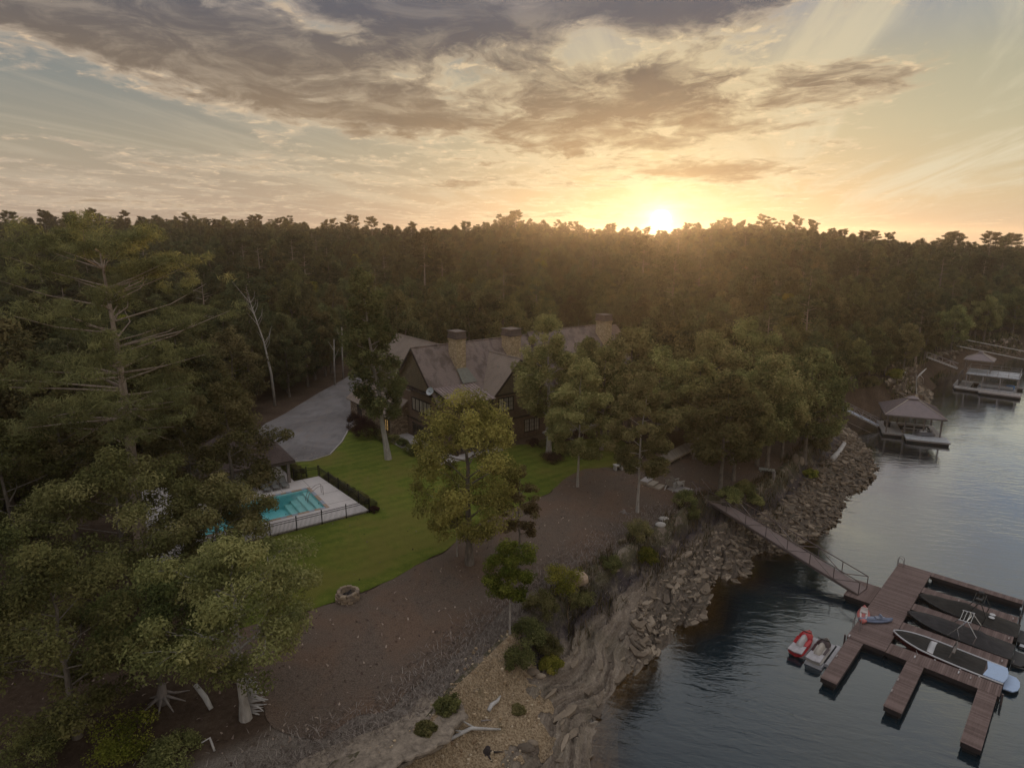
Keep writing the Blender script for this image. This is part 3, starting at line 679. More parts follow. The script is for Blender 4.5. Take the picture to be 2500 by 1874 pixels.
# ---- the forest: shared shapes, the nearest 300 trees in view as things, the rest one mass
FOREST_SHAPES = []
for i in range(6):
    H = 15.0 + (i % 3) * 1.2
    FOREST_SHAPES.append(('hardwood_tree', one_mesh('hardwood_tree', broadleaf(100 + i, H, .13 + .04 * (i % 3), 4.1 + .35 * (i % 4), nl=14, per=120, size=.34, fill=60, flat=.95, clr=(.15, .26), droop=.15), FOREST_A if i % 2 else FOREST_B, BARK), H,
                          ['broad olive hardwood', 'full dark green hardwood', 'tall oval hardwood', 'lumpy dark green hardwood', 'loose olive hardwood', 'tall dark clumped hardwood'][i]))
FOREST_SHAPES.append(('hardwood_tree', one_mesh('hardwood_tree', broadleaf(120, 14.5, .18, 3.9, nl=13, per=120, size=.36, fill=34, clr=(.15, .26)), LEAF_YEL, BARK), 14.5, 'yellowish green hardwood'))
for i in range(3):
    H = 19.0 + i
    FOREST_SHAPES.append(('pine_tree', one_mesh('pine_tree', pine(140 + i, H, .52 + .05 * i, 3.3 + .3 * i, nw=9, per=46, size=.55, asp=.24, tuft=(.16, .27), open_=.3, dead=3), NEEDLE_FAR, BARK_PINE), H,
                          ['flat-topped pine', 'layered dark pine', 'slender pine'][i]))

rng = np.random.RandomState(7)
cand = []
r = 58.0
while r < 560:
    sp = 4.3 + r * .0048; na = int(R(112) * r / sp)
    for k in range(na):
        a = R(-55) + R(112) * (k + rng.uniform(-.42, .42)) / na; rr_ = r + rng.uniform(-.42, .42) * sp
        cand.append((rr_ * math.sin(a), rr_ * math.cos(a)))
    r += sp * .9
cand = np.array(cand); cx, cyy = cand[:, 0], cand[:, 1]; cr_ = np.hypot(cx, cyy)
HD1 = Vector((math.sin(R(53)), math.cos(R(53)))); HD2 = Vector((-HD1.y, HD1.x))
ha = (cx - HOUSE_O.x) * HD1.x + (cyy - HOUSE_O.y) * HD1.y; hb_ = (cx - HOUSE_O.x) * HD2.x + (cyy - HOUSE_O.y) * HD2.y
upx = 1250 + 1590 * cx / np.maximum(cyy, 1)
ok = (sdist(cx, cyy, bank) > 1.2) & (sdist(cx, cyy, lawn_poly) < -2.5) & (sdist(cx, cyy, drive_poly) < -3.2) & (sdist(cx, cyy, deck_rect) < -3.0)
ok &= ~((ha > -9) & (ha < 44) & (hb_ > -8) & (hb_ < 19))
ok &= ~((upx > 455) & (upx < 1300) & (cr_ < 96)) & ~((upx >= 1300) & (cr_ < 84)) & ~((upx > 1000) & (upx < 1560) & (cr_ < 118)) & ~((upx <= 470) & (cr_ < 66))
ok &= (cyy > 20)
cand = cand[ok]; cx, cyy = cand[:, 0], cand[:, 1]; cr_ = np.hypot(cx, cyy); upx = upx[ok]
chh = height(cx, cyy)
near_shore = sdist(cx, cyy, bank)
items = []
for i in range(len(cand)):
    u = rng.rand(); ridge = cr_[i] > 250
    if u < (.10 if not ridge else .16): k = 7 + rng.randint(3)
    elif u < .14: k = 6
    else: k = rng.randint(6)
    sc = rng.uniform(.66, 1.24) * (.84 if near_shore[i] < 9 else 1.0) * (1.0 + .04 * (k >= 7))
    if k >= 7: sc *= rng.uniform(.85, 1.12)
    sc *= np.interp(cr_[i], [60, 110, 200, 360], [.92, .80, .76, .72])
    if abs(upx[i] - 1612) < 55 and cr_[i] > 240: sc *= .80
    u_ = float(upx[i]); lim = EYE + (580 - (np.interp(u_, SKY_X, SKY_Y) + 26 * (1 - min(1, cr_[i] / 330)) + 5)) / 1590 * cyy[i]
    if cr_[i] < 320 and FOREST_SHAPES[k][2] * sc * .97 + chh[i] > lim: sc = max(.45, (lim - chh[i]) / FOREST_SHAPES[k][2])
    items.append((cr_[i] / (FOREST_SHAPES[k][2] * sc), i, k, sc, rng.uniform(0, 6.28)))
items.sort()
inview = lambda i: -60 < upx[i] < 2560
pri = [it for it in items if inview(it[1])][:300]; prs = {it[1] for it in pri}
rest = [it for it in items if it[1] not in prs]
def zone(i):
    u, d = upx[i], cr_[i]
    if near_shore[i] < 14 and u > 1900: return 'at the edge of the wooded right-hand shore'
    if u > 2000: return 'on the wooded slope above the right-hand shore'
    if u > 1560: return 'in the woods right of the lodge' if d < 150 else 'on the hillside below the setting sun'
    if u > 1000: return 'in the forest behind the lodge'
    if u > 560: return 'in the forest beyond the driveway'
    if u > 280: return 'in the forest behind the pool pavilion'
    return 'in the forest behind the tall left pine'
def rank(i, sc):
    d = cr_[i]
    return ('large ' if sc > 1.04 else 'small ' if sc < .88 else '') , (', front row' if d < 84 else ', second row' if d < 104 else ', middle rows' if d < 135 else ', back rows')
donors = {}
for _, i, k, sc, rz in pri:
    nm, me, H, lab = FOREST_SHAPES[k]
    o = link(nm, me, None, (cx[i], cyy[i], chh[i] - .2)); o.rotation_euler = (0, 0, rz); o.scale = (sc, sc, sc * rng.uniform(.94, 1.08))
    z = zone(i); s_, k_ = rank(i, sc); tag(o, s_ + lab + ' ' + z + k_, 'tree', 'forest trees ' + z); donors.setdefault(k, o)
# the rest: one object, shapes instanced on points
pts = np.array([(cx[i], cyy[i], chh[i] - .2) for _, i, k, sc, rz in rest], np.float32)
me = bpy.data.meshes.new('distant_forest'); me.vertices.add(len(pts)); me.vertices.foreach_set('co', pts.ravel())
for an, dt, vals in (('shape', 'INT', [it[2] for it in rest]), ('size', 'FLOAT', [it[3] for it in rest]), ('turn', 'FLOAT', [it[4] for it in rest])):
    a_ = me.attributes.new(an, dt, 'POINT'); a_.data.foreach_set('value', np.array(vals, np.int32 if dt == 'INT' else np.float32))
fo = link('distant_forest', me); tag(fo, kind='stuff', label='mass of trees of the forest running back to the ridge', cat='forest')
ng = bpy.data.node_groups.new('distant_forest', 'GeometryNodeTree'); ng.interface.new_socket('Geometry', in_out='INPUT', socket_type='NodeSocketGeometry'); ng.interface.new_socket('Geometry', in_out='OUTPUT', socket_type='NodeSocketGeometry')
gi = ng.nodes.new('NodeGroupInput'); go = ng.nodes.new('NodeGroupOutput'); iop = ng.nodes.new('GeometryNodeInstanceOnPoints'); jn = ng.nodes.new('GeometryNodeJoinGeometry')
L_ = ng.links.new
order = []
for k in range(len(FOREST_SHAPES)):
    if k not in donors: continue
    oi = ng.nodes.new('GeometryNodeObjectInfo'); oi.inputs['Object'].default_value = donors[k]; oi.inputs['As Instance'].default_value = True; oi.transform_space = 'ORIGINAL'
    order.append((k, oi))
for k, oi in reversed(order): L_(oi.outputs['Geometry'], jn.inputs[0])
def named(n, dt): 
    nd = ng.nodes.new('GeometryNodeInputNamedAttribute'); nd.data_type = dt; nd.inputs['Name'].default_value = n; return nd.outputs[0]
cxyz = ng.nodes.new('ShaderNodeCombineXYZ'); L_(named('turn', 'FLOAT'), cxyz.inputs[2])
e2r = ng.nodes.new('FunctionNodeEulerToRotation'); L_(cxyz.outputs[0], e2r.inputs[0])
L_(gi.outputs[0], iop.inputs['Points']); L_(jn.outputs[0], iop.inputs['Instance']); iop.inputs['Pick Instance'].default_value = True
L_(named('shape', 'INT'), iop.inputs['Instance Index']); L_(e2r.outputs[0], iop.inputs['Rotation']); L_(named('size', 'FLOAT'), iop.inputs['Scale']); L_(iop.outputs[0], go.inputs[0])
fo.modifiers.new('trees', 'NODES').node_group = ng
# ------------------------------------------------------------------ shared object materials
def m_shingle(name, a, b, stain=.5):
    m, t = mat(name); p = t.objco(); n = t.noise(p, 7, 4, .7); n2 = t.noise(t.vm('MULTIPLY', p, (1.1, 1.1, .12)), .75, 5, .6, .4); n3 = t.noise(p, 30, 2, .6)
    sx_, sy_, sz_ = t.sep(p); row = t.m('FRACT', t.m('MULTIPLY', sz_, 6.5))
    c = t.ramp(addt(t, t.m('MULTIPLY', n, .6), t.m('MULTIPLY', n3, .4)), [(.3, a), (.7, b)])
    c = t.mix(t.m('MULTIPLY', t.ss(n2, .46, .64), stain), c, tuple(q * .38 for q in a) + (1,))
    finish(t, pbr(t, c, .9, 0, t.bump(t.m('ADD', row, n), .6, .04), .12)); return m
def m_siding(name, a, b, per=5.5):
    m, t = mat(name); p = t.objco(); n = t.noise(t.vm('MULTIPLY', p, (1, 1, .5)), 3, 5, .65); n2 = t.noise(p, 20, 3, .7)
    sx_, sy_, sz_ = t.sep(p); row = t.m('FRACT', t.m('MULTIPLY', sz_, per)); gap = t.ss(row, .0, .14)
    c = t.ramp(addt(t, t.m('MULTIPLY', n, .6), t.m('MULTIPLY', n2, .4)), [(.3, a), (.7, b)])
    c = t.mix(gap, tuple(q * .45 for q in a) + (1,), c)
    finish(t, pbr(t, c, .9, 0, t.bump(row, .7, .05), .12)); return m
def m_stone(name, a, b, sc=2.6):
    m, t = mat(name); p = t.objco(); v = t.vor(t.vm('MULTIPLY', p, (1, 1, 1.7)), sc, 'DISTANCE_TO_EDGE'); cv = t.vor(t.vm('MULTIPLY', p, (1, 1, 1.7)), sc, 'F1', 'Color'); n = t.noise(p, 12, 4, .7)
    g = t.sep(cv)[0]; c = t.ramp(addt(t, t.m('MULTIPLY', g, .6), t.m('MULTIPLY', n, .4)), [(.25, a), (.75, b)])
    c = t.mix(t.ss(v, .0, .06), tuple(q * .4 for q in a) + (1,), c)
    finish(t, pbr(t, c, .9, 0, t.bump(t.ss(v, 0, .12), .8, .06), .12)); return m
ROOF = m_shingle('brown_roof_shingles', (.155, .118, .108), (.30, .245, .222))
ROOF2 = m_shingle('lighter_roof_shingles', (.20, .155, .128), (.35, .29, .245), .2)
SIDING = m_siding('brown_clapboard', (.150, .102, .078), (.28, .20, .152))
SHAKE = m_siding('olive_shake_siding', (.14, .115, .080), (.27, .22, .155), 4.2)
STONE = m_stone('tan_field_stone', (.21, .15, .105), (.42, .33, .24))
CHIM = m_stone('buff_chimney_stone', (.44, .33, .20), (.64, .50, .33), 3.4)
TRIM = simple('dark_brown_trim', (.050, .036, .030), .7)
METAL = simple('weathered_metal_roof', (.30, .235, .225), .45, .35, .18, 1.2, spec=.5)
CAPM = simple('dark_copper_cap', (.12, .095, .092), .55, .4, .3)
GLASS = simple('glass_with_sky_sheen_and_curtain', (.42, .39, .33), .12, 0, .3, 1.5, spec=.7)  # pale base colour paints in the reflected sky along with pale curtains
GLASSD = simple('dark_window_glass', (.045, .045, .045), .08, 0, .3, 1.5, spec=.7)
CONC = simple('pale_concrete', (.46, .42, .40), .9, 0, .16, .8, .3, 30)
mw, tw = mat('lamplit_window'); em = tw.n('ShaderNodeEmission'); em.inputs[0].default_value = (1, .62, .22, 1); em.inputs[1].default_value = .35; finish(tw, em.outputs[0])

house = thing('lodge_house', HOUSE_O, 'large brown two-storey lodge with steep roofs and stone chimneys behind the lawn', 'house', math.atan2(HD1.y, HD1.x))
def roof_pair(mb, x0, x1, y0, y1, ze, zr, over=.5, end=.45, th=.16, axis='x', hip1=0.0):
    """two thick roof slopes along an axis with overhanging eaves and rakes"""
    ym = (y0 + y1) / 2; sl = (zr - ze) / (ym - y0)
    for sgn in (-1, 1):
        ye = ym + sgn * (ym - y0 + over); zz = ze - over * sl
        q = [(x0 - end, ym, zr), (x1 + end - hip1, ym, zr), (x1 + end, ye, zz), (x0 - end, ye, zz)]
        if axis == 'y': q = [(b, a, c) for a, b, c in q]
        mb.slab(q, th)
    if hip1:
        q = [(x1 + end - hip1, ym, zr), (x1 + end, ym - (ym - y0 + over), ze - over * sl), (x1 + end, ym + (ym - y0 + over), ze - over * sl)]
        mb.slab(q if axis == 'x' else [(b, a, c) for a, b, c in q], th)
def gable_block(mb, x0, x1, y0, y1, z0, ze, zr, axis='x'):
    ym = (y0 + y1) / 2; pr = [(y0, z0), (y1, z0), (y1, ze), (ym, zr), (y0, ze)]
    if axis == 'x': r0 = [(x0, a, b) for a, b in pr]; r1 = [(x1, a, b) for a, b in pr]
    else: r0 = [(a, x0, b) for a, b in pr]; r1 = [(a, x1, b) for a, b in pr]
    mb.loft([r0, r1])
# walls
mb = MB(); gable_block(mb, 0, 18, 0, 11.6, -.6, 6.05, 11.55); mb.obj('wall', SIDING, house)
mb = MB(); gable_block(mb, -2.0, 5.0, 5.8, 14.8, -.6, 5.75, 10.2, 'y'); mb.obj('wall', SIDING, house)          # cross gable block
mb = MB(); gable_block(mb, 11.7, 20, .4, 8.4, -.6, 6.6, 11.3, 'y'); mb.obj('wall', SIDING, house)           # rear wing
mb = MB(); gable_block(mb, 18.02, 35.2, -.6, 11.6, -.6, 6.3, 11.9); mb.obj('wall', SIDING, house)           # right wing
mb = MB(); gable_block(mb, 8.2, 21.5, -2.2, 5.0, -.8, 2.9, 5.5, 'y'); stone_wing = mb.obj('stone_wing', STONE, house)
mb = MB(); mb.box((2.75, -1.55, 2.55), (5.3, 3.0, 6.3)); mb.obj('wall', SIDING, house)                       # bay below the metal roof
# shake faces set proud of the gables
mb = MB(); mb.slab([(-.03, .55, 6.75), (-.03, 11.05, 6.75), (-.03, 5.8, 11.45)], .05); mb.obj('gable_cladding', SHAKE, house)
mb = MB(); mb.slab([(6.75, -2.03, 6.25), (13.85, -2.03, 6.25), (10.3, -2.03, 10.05)], .05); mb.obj('gable_cladding', SHAKE, house)
# roofs
mb = MB(); roof_pair(mb, 0, 17.6, 0, 11.6, 6.05, 11.75); mb.tube([(-.5, 5.8, 11.78), (17.9, 5.8, 11.78)], .10, 6); rf = mb.obj('roof', ROOF, house)
mb = MB(); roof_pair(mb, -2.0, 5.4, 5.8, 14.8, 5.75, 10.4, axis='y'); mb.tube([(10.3, -2.45, 10.43), (10.3, 4.4, 10.43)], .09, 6); mb.obj('roof', ROOF2, house)
mb = MB(); roof_pair(mb, 7.6, 20.4, .4, 8.4, 6.6, 11.5, axis='y'); mb.tube([(4.4, 6, 11.53), (4.4, 20.8, 11.53)], .09, 6); mb.obj('roof', ROOF2, house)
mb = MB(); roof_pair(mb, 18.0, 35.2, -.6, 11.6, 6.3, 12.1, hip1=3.2); mb.tube([(17.6, 5.5, 12.13), (32.4, 5.5, 12.13)], .10, 6); mb.obj('roof', ROOF, house)
mb = MB(); roof_pair(mb, 8.4, 21.5, -2.2, 5.0, 2.9, 5.7, axis='y'); mb.obj('roof', ROOF2, house)
# rake boards
for a, b in (((-.52, -.55, 5.38), (-.52, 5.8, 11.6)), ((-.52, 12.15, 5.38), (-.52, 5.8, 11.6)), ((5.25, -2.47, 5.05), (10.3, -2.47, 10.24)), ((15.35, -2.47, 5.05), (10.3, -2.47, 10.24))): mb = MB(); mb.bar(a, b, .06, .28); mb.obj('rake_board', TRIM, house)
# standing-seam porch roof
mb = MB(); top, bot = [(-.1, 1.25, 7.45), (5.75, 1.25, 7.45)], [(-.1, -3.5, 6.35), (5.75, -3.5, 6.35)]
mb.slab([top[0], top[1], bot[1], bot[0]], .10); mr_ = mb.obj('metal_roof', METAL, house)
mb = MB()
for k in range(14): x = .05 + k * .43; mb.bar((x, 1.2, 7.50), (x, -3.48, 6.40), .05, .07)
sm = mb.obj('standing_seam', METAL, mr_); sm['kind'] = 'stuff'
mb = MB(); mb.bar((-.12, 1.25, 7.33), (-.12, -3.5, 6.22), .08, .22); mb.bar((-.1, -3.5, 6.2), (5.75, -3.5, 6.2), .08, .2); mb.obj('eave_board', TRIM, house)
for x in (.3, 5.3): mb = MB(); mb.box((x, -3.25, 2.8), (.28, .28, 6.6)); mb.obj('porch_post', TRIM, house)
# chimneys
def chimney(x, y, z0, z1, wx, wy):
    mb = MB(); mb.box((x, y, (z0 + z1) / 2), (wx, wy, z1 - z0)); mb.box((x, y, z1 - .12), (wx + .12, wy + .12, .2)); c = mb.obj('chimney', CHIM, house)
    mb = MB(); mb.box((x, y, z1 + .09), (wx + .3, wy + .3, .16)); mb.box((x, y, z1 + .5), (wx + .16, wy + .16, .66), taper=.9); mb.box((x, y, z1 + .88), (wx + .26, wy + .26, .1)); mb.obj('chimney_cap', CAPM, c)
    return c
chimney(4.95, 3.75, 7.5, 12.75, 1.35, 1.9); chimney(13.6, 3.9, 7.5, 12.3, 1.75, 1.9); chimney(30.6, 3.6, 8, 13.0, 1.5, 1.8)
mb = MB(); mb.slab([(4.2, 2.72, 9.1), (5.7, 2.72, 9.1), (6.1, 1.0, 7.55), (4.0, 1.0, 7.55)], .08); mb.obj('chimney_flashing', simple('grey_green_flashing', (.17, .17, .145), .7), house)
mb = MB(); mb.tube([(8.9, .5, 8.8), (8.9, .5, 9.35)], .07, 8); mb.obj('vent_pipe', simple('galvanised_pipe', (.5, .48, .45), .5, .5), house)
# windows: frame with mullions, pale panes behind
def window(plane, a0, a1, z0, z1, n, at, glass=GLASS, rows=2, name='window'):
    fr = MB(); pn = []; w_ = (a1 - a0) / n
    def pt(a, z, o): return (at - o, a, z) if plane == 'x' else (a, at - o, z)
    def bx(c, da, dz, th, m_): m_.box(c, (th, da, dz) if plane == 'x' else (da, th, dz))
    for z in (z0, z1): bx(pt((a0 + a1) / 2, z, .06), a1 - a0 + .2, .13, .14, fr)
    for k in range(n + 1): bx(pt(a0 + k * w_, (z0 + z1) / 2, .06), .12, z1 - z0 - .13, .13, fr)
    f = fr.obj(name, TRIM, house)
    for k in range(n):
        m_ = MB(); bx(pt(a0 + (k + .5) * w_, (z0 + z1) / 2, .03), w_ - .13, z1 - z0 - .14, .03, m_); m_.obj('pane', glass, f)
        g = MB()
        for r_ in range(1, rows + 1): bx(pt(a0 + (k + .5) * w_, z0 + (z1 - z0) * r_ / (rows + 1), .06), w_ - .14, .035, .03, g)
        bx(pt(a0 + (k + .5) * w_, (z0 + z1) / 2, .063), .035, z1 - z0 - .15, .03, g); g.obj('glazing_bar', TRIM, f)
    return f
window('x', 2.0, 6.7, 3.75, 5.35, 5, 0, rows=0); window('x', 2.0, 6.7, .25, 2.0, 5, 0, GLASSD, 1)
window('y', 7.2, 9.4, 4.05, 5.75, 3, -2.0, rows=2); window('y', 11.4, 13.6, 3.95, 5.65, 3, -2.0, rows=2)
window('y', 11.2, 13.6, .7, 2.4, 3, -2.0, rows=2); window('y', 7.2, 9.0, .7, 2.4, 2, -2.0, GLASSD, 2)
window('y', 1.0, 4.4, 3.6, 5.4, 3, -3.05, GLASSD, 1); window('y', 1.0, 4.4, .4, 2.2, 3, -3.05, GLASSD, 1)
for k in range(4): window('y', 19.5 + k * 4, 21.7 + k * 4, 3.6, 5.4, 2, -.6, GLASSD, 1); window('y', 19.5 + k * 4, 21.7 + k * 4, .5, 2.4, 2, -.6, GLASSD, 1)
wl = window('x', 9.2, 10.2, .5, 2.1, 2, -2.2, mw, 2)
# trim bands
mb = MB()
for z in (2.55, 6.6): mb.box((-.06, 5.0 if z < 6 else 5.5, z), (.12, 8.6 if z < 6 else 9.6, .2))
for z in (2.9, 6.15): mb.box((10.3, -2.07, z), (9.2 if z < 6 else 8.6, .14, .22))
mb.box((-.3, 4.3, 6.42), (.6, 5.4, .1), rot=Matrix.Rotation(R(14), 3, 'Y')); mb.obj('trim_band', TRIM, house)
# arched stone porch opening, drawn as a flat dark panel on the wall
mb = MB(); arc = [(17.6, -.2)] + [(17.6 + .75 - .75 * math.cos(k * math.pi / 10), 1.7 + .75 * math.sin(k * math.pi / 10)) for k in range(11)] + [(19.1, -.2)]
mb.loft([[(-2.26, a, b) for a, b in arc], [(-2.21, a, b) for a, b in arc]]); mb.obj('arched_doorway', TRIM, house)
mb = MB()
for k in range(12):
    q = (k + .5) * math.pi / 12; mb.box((-2.25, 18.35 - .92 * math.cos(q), 1.7 + .92 * math.sin(q)), (.16, .26, .26), rot=Matrix.Rotation(q, 3, 'X'))
mb.obj('arch_stones', STONE, house)
mb = MB(); mb.box((-.55, 10.3, 1.2), (.5, .3, 3.2)); mb.box((-2.15, 8.35, 1.3), (.4, .4, 3.4)); mb.obj('corner_pier', STONE, house)
# satellite dish on the gable corner
dish = thing('satellite_dish', tuple((Matrix.Translation(HOUSE_O) @ Matrix.Rotation(math.atan2(HD1.y, HD1.x), 4, 'Z')) @ Vector((-.62, .9, 6.75))), 'pale grey satellite dish fixed at the eave beside the metal roof', 'satellite dish')
mb = MB(); rings = [[Vector((r_ * math.cos(k * math.pi / 8), r_ * math.sin(k * math.pi / 8) * 1.0, .9 * r_ * r_)) for k in range(16)] for r_ in (.05, .2, .36, .5)]
mb.loft(rings + [[p + Vector((0, 0, -.03)) for p in rings[-1]]] + [[p + Vector((0, 0, -.03)) for p in r2] for r2 in rings[::-1]], False, False)
dm = mb.obj('dish', simple('dish_paint', (.50, .53, .56), .4), dish); dm.rotation_euler = (R(58), 0, R(-30)); dm.location = (0, 0, .45)
mb = MB(); mb.tube([(.25, .1, -.3), (0, 0, 0), (0, .05, .42)], .035, 6); mb.tube([(0, -.05, .35), (-.1, -.55, .62)], .02, 5); mb.box((-.1, -.58, .64), (.1, .1, .12)); mb.obj('mount_arm', CAPM, dish)
# patio with pale stone edge along the right wing
HM = Matrix.Translation(HOUSE_O) @ Matrix.Rotation(math.atan2(HD1.y, HD1.x), 4, 'Z')
def HW(x, y, z=0.0): return HM @ Vector((x, y, z))
mb = MB(); mb.prism([tuple(HW(x, y)[:2]) for x, y in ((14.2, -4.0), (24.5, -4.0), (24.5, -.7), (14.2, -.7))], 4.6, 5.25); tag(mb.obj('patio', CONC), kind='structure')
mb = MB(); mb.prism([tuple(HW(x, y)[:2]) for x, y in ((-3.4, 2.0), (-.1, 2.0), (-.1, 8.2), (-3.4, 8.2))], 4.6, 5.2); tag(mb.obj('terrace', CONC), kind='structure')
mb = MB(); mb.prism([tuple(HW(x, y)[:2]) for x, y in ((-3.0, -4.6), (6.0, -4.6), (6.0, -3.0), (.0, -3.0), (-.2, 1.9), (-3.0, 1.9))], 4.6, 5.18); tag(mb.obj('terrace', CONC), kind='structure')
# ------------------------------------------------------------------ pool yard
DARKIRON = simple('black_iron', (.018, .016, .016), .5, .3)
WOOD_DARK = simple('dark_stained_wood', (.085, .062, .052), .75, 0, .3, 5, .3)
DECKC = simple('pool_deck_concrete', (.62, .57, .55), .9, 0, .12, .6, .25, 40)
mp, tp = mat('pool_water'); pp_ = tp.pos()
bpn = tp.bump(tp.noise(pp_, 2.6, 4, .6, .4), .35, .03)
wf = tp.n('ShaderNodeFresnel'); wf.inputs['IOR'].default_value = 1.33; tp.put(wf.inputs['Normal'], bpn)
wg = tp.n('ShaderNodeBsdfGlossy'); wg.inputs['Roughness'].default_value = .05; tp.put(wg.inputs['Normal'], bpn)
wt = tp.n('ShaderNodeBsdfTransparent'); wt.inputs[0].default_value = (.66, .92, .93, 1)
wm = tp.n('ShaderNodeMixShader'); tp.put(wm.inputs[0], wf.outputs[0]); tp.nt.links.new(wt.outputs[0], wm.inputs[1]); tp.nt.links.new(wg.outputs[0], wm.inputs[2]); finish(tp, wm.outputs[0])
PLASTER = simple('blue_pool_plaster', (.52, .86, .88), .7, 0, .12, 1.2)
STEPM = simple('pale_pool_step', (.66, .82, .78), .7, 0, .12, 1.5)
COPING = simple('terracotta_coping', (.40, .29, .22), .85, 0, .25, 3)
COPBLUE = simple('blue_grey_coping', (.33, .36, .43), .85, 0, .25, 3)
PX = Matrix.Translation((PO.x, PO.y, 0)) @ Matrix.Rotation(POOL_RZ, 4, 'Z')
def PB(mb, a0, a1, b0, b1, z0, z1): mb.prism([tuple(PL(a, b)[:2]) for a, b in ((a1, b0), (a0, b0), (a0, b1), (a1, b1))], z0, z1)
A0, A1, B0, B1 = POOL_A0, POOL_A1, POOL_B0, POOL_B1
mb = MB(); dz0, dz1 = 4.3, 5.24
PB(mb, .25, A0 - .34, 0, 11.25, dz0, dz1)
mb.v = mb.v[:-8]; mb.f = mb.f[:-6]; mb.mi = mb.mi[:-6]
mb.prism([tuple(PL(a, b)[:2]) for a, b in ((A0 - .34, 0), (0.05, 0), (1.1, 11.25), (A0 - .34, 11.25))], dz0, dz1)
PB(mb, A0 - .338, 18.0, 0, B0 - .34, dz0, dz1); PB(mb, A0 - .338, 18.0, B1 + .34, 11.25, dz0, dz1); PB(mb, A1 + .34, 18.0, B0 - .338, B1 + .338, dz0, dz1)
PB(mb, 3.7, 18.0, 11.252, 17.5, dz0, dz1)
dk = mb.obj('pool_deck', DECKC); tag(dk, kind='structure')
mb = MB()
for b in (3.4, 6.2, 8.9): mb.bar(PL(.5, b, 5.243), PL(A0 - .4, b, 5.243), .035, .006)
for a in (5.5, 9.0): mb.bar(PL(a, 8.9, 5.243), PL(a, 11.2, 5.243), .035, .006)
mb.bar(PL(A0 - .35, 8.8, 5.243), PL(A0 - .35, 11.2, 5.243), .035, .006); j = mb.obj('deck_joint', simple('dark_joint_line', (.22, .19, .18), .9), dk)  # thin dark strips marking the deck joints
pool = thing('swimming_pool', PL((A0 + A1) / 2, (B0 + B1) / 2, 5.24), 'turquoise swimming pool with wide entry steps set in the concrete deck', 'pool')
mb = MB(); PB(mb, A0 - .3, A1 + .3, B0 - .3, B1 + .3, 3.45, 3.7)
for a0, a1, b0, b1 in ((A0 - .3, A0, B0 - .3, B1 + .3), (A1, A1 + .3, B0 - .3, B1 + .3), (A0 + .002, A1 - .002, B0 - .3, B0), (A0 + .002, A1 - .002, B1, B1 + .3)): PB(mb, a0, a1, b0, b1, 3.702, 5.2)
child(mb.obj('basin', PLASTER), pool)
for k in range(4): mb = MB(); PB(mb, A0 + .01, A0 + .55 + .62 * k, B0 + .3, B1 - .01 - .0 * k, 3.71 + .32 * (3 - k) - .02, 4.99 - .30 * k - .0); child(mb.obj('step', STEPM), pool)
mb = MB(); mb.add([PL(A1 - .001, B0 + .001, 5.08), PL(A0 + .001, B0 + .001, 5.08), PL(A0 + .001, B1 - .001, 5.08), PL(A1 - .001, B1 - .001, 5.08)], [(0, 1, 2, 3)]); child(mb.obj('water', mp), pool)
kk = 0
def cope(a0, a1, b0, b1):
    global kk
    mb = MB(); PB(mb, a0, a1, b0, b1, 5.2, 5.27); child(mb.obj('coping_tile', COPBLUE if kk % 5 in (2, 3) else COPING), pool); kk += 1
n = 12
for i in range(n): b = B0 - .3 + (B1 - B0 + .6) * i / n; cope(A0 - .33, A0 - .01, b + .01, b + (B1 - B0 + .6) / n - .01)
for i in range(20):
    a = A0 + (A1 - A0) * i / 20; cope(a + .01, a + (A1 - A0) / 20 - .01, B1 + .01, B1 + .33); cope(a + .01, a + (A1 - A0) / 20 - .01, B0 - .33, B0 - .01)
# handrail
hr = thing('pool_handrail', PL(A0 - .9, 6.3, 5.24), 'slender metal handrail arching down from the deck into the pool steps', 'handrail')
for b in (6.0, 6.6):
    mb = MB(); mb.tube([PL(A0 - .85, b, 5.24), PL(A0 - .85, b, 6.1), PL(A0 - .75, b, 6.22), PL(A0 - .3, b, 6.15), PL(A0 + .5, b, 5.65), PL(A0 + .75, b, 5.0), PL(A0 + .75, b, 4.8)], .03, 6); child(mb.obj('rail', simple('rail_steel', (.42, .36, .36), .35, .7), None), hr)
# iron fences
def fence(pts, label, npick, h=1.22, gate=None):
    o = thing('iron_fence', Vector(pts[0]), label, 'fence'); 
    for k, p in enumerate(pts):
        mb = MB(); mb.box(Vector(p) + Vector((0, 0, (h + .12) / 2)), (.075, .075, h + .12)); mb.box(Vector(p) + Vector((0, 0, h + .15)), (.1, .1, .06)); child(mb.obj('post', DARKIRON), o)
    for a, b in zip(pts[:-1], pts[1:]):
        a, b = Vector(a), Vector(b); u = (b - a).normalized()
        for z in (.12, h - .22, h - .02): mb = MB(); mb.bar(a + u * .05 + Vector((0, 0, z)), b - u * .05 + Vector((0, 0, z)), .035, .04); child(mb.obj('rail', DARKIRON), o)
        mb = MB()
        for i in range(1, npick): q = a + (b - a) * i / npick; mb.box(q + Vector((0, 0, h / 2 + .04)), (.02, .02, h - .08))
        pk = child(mb.obj('pickets', DARKIRON), o); pk['kind'] = 'stuff'
    return o
fence([PL(2.24 * k, -.07, 5.0) for k in range(0, 8)], 'black iron picket fence along the lawn side of the pool deck', 20)
fence([PL(0, -.03, 5.0), PL(.12, 2.3, 5.0), PL(.35, 4.5, 5.0), PL(.55, 6.7, 5.0), PL(.8, 8.9, 5.0), PL(1.0, 11.3, 5.0)], 'black iron fence with a row of shrubs along the right side of the pool', 20)
fence([PL(1.08, 11.42, 5.0), PL(2.25, 11.7, 5.0), PL(3.5, 12.0, 5.0)], 'black iron gate and short fence between the pool and the upper lawn', 11)
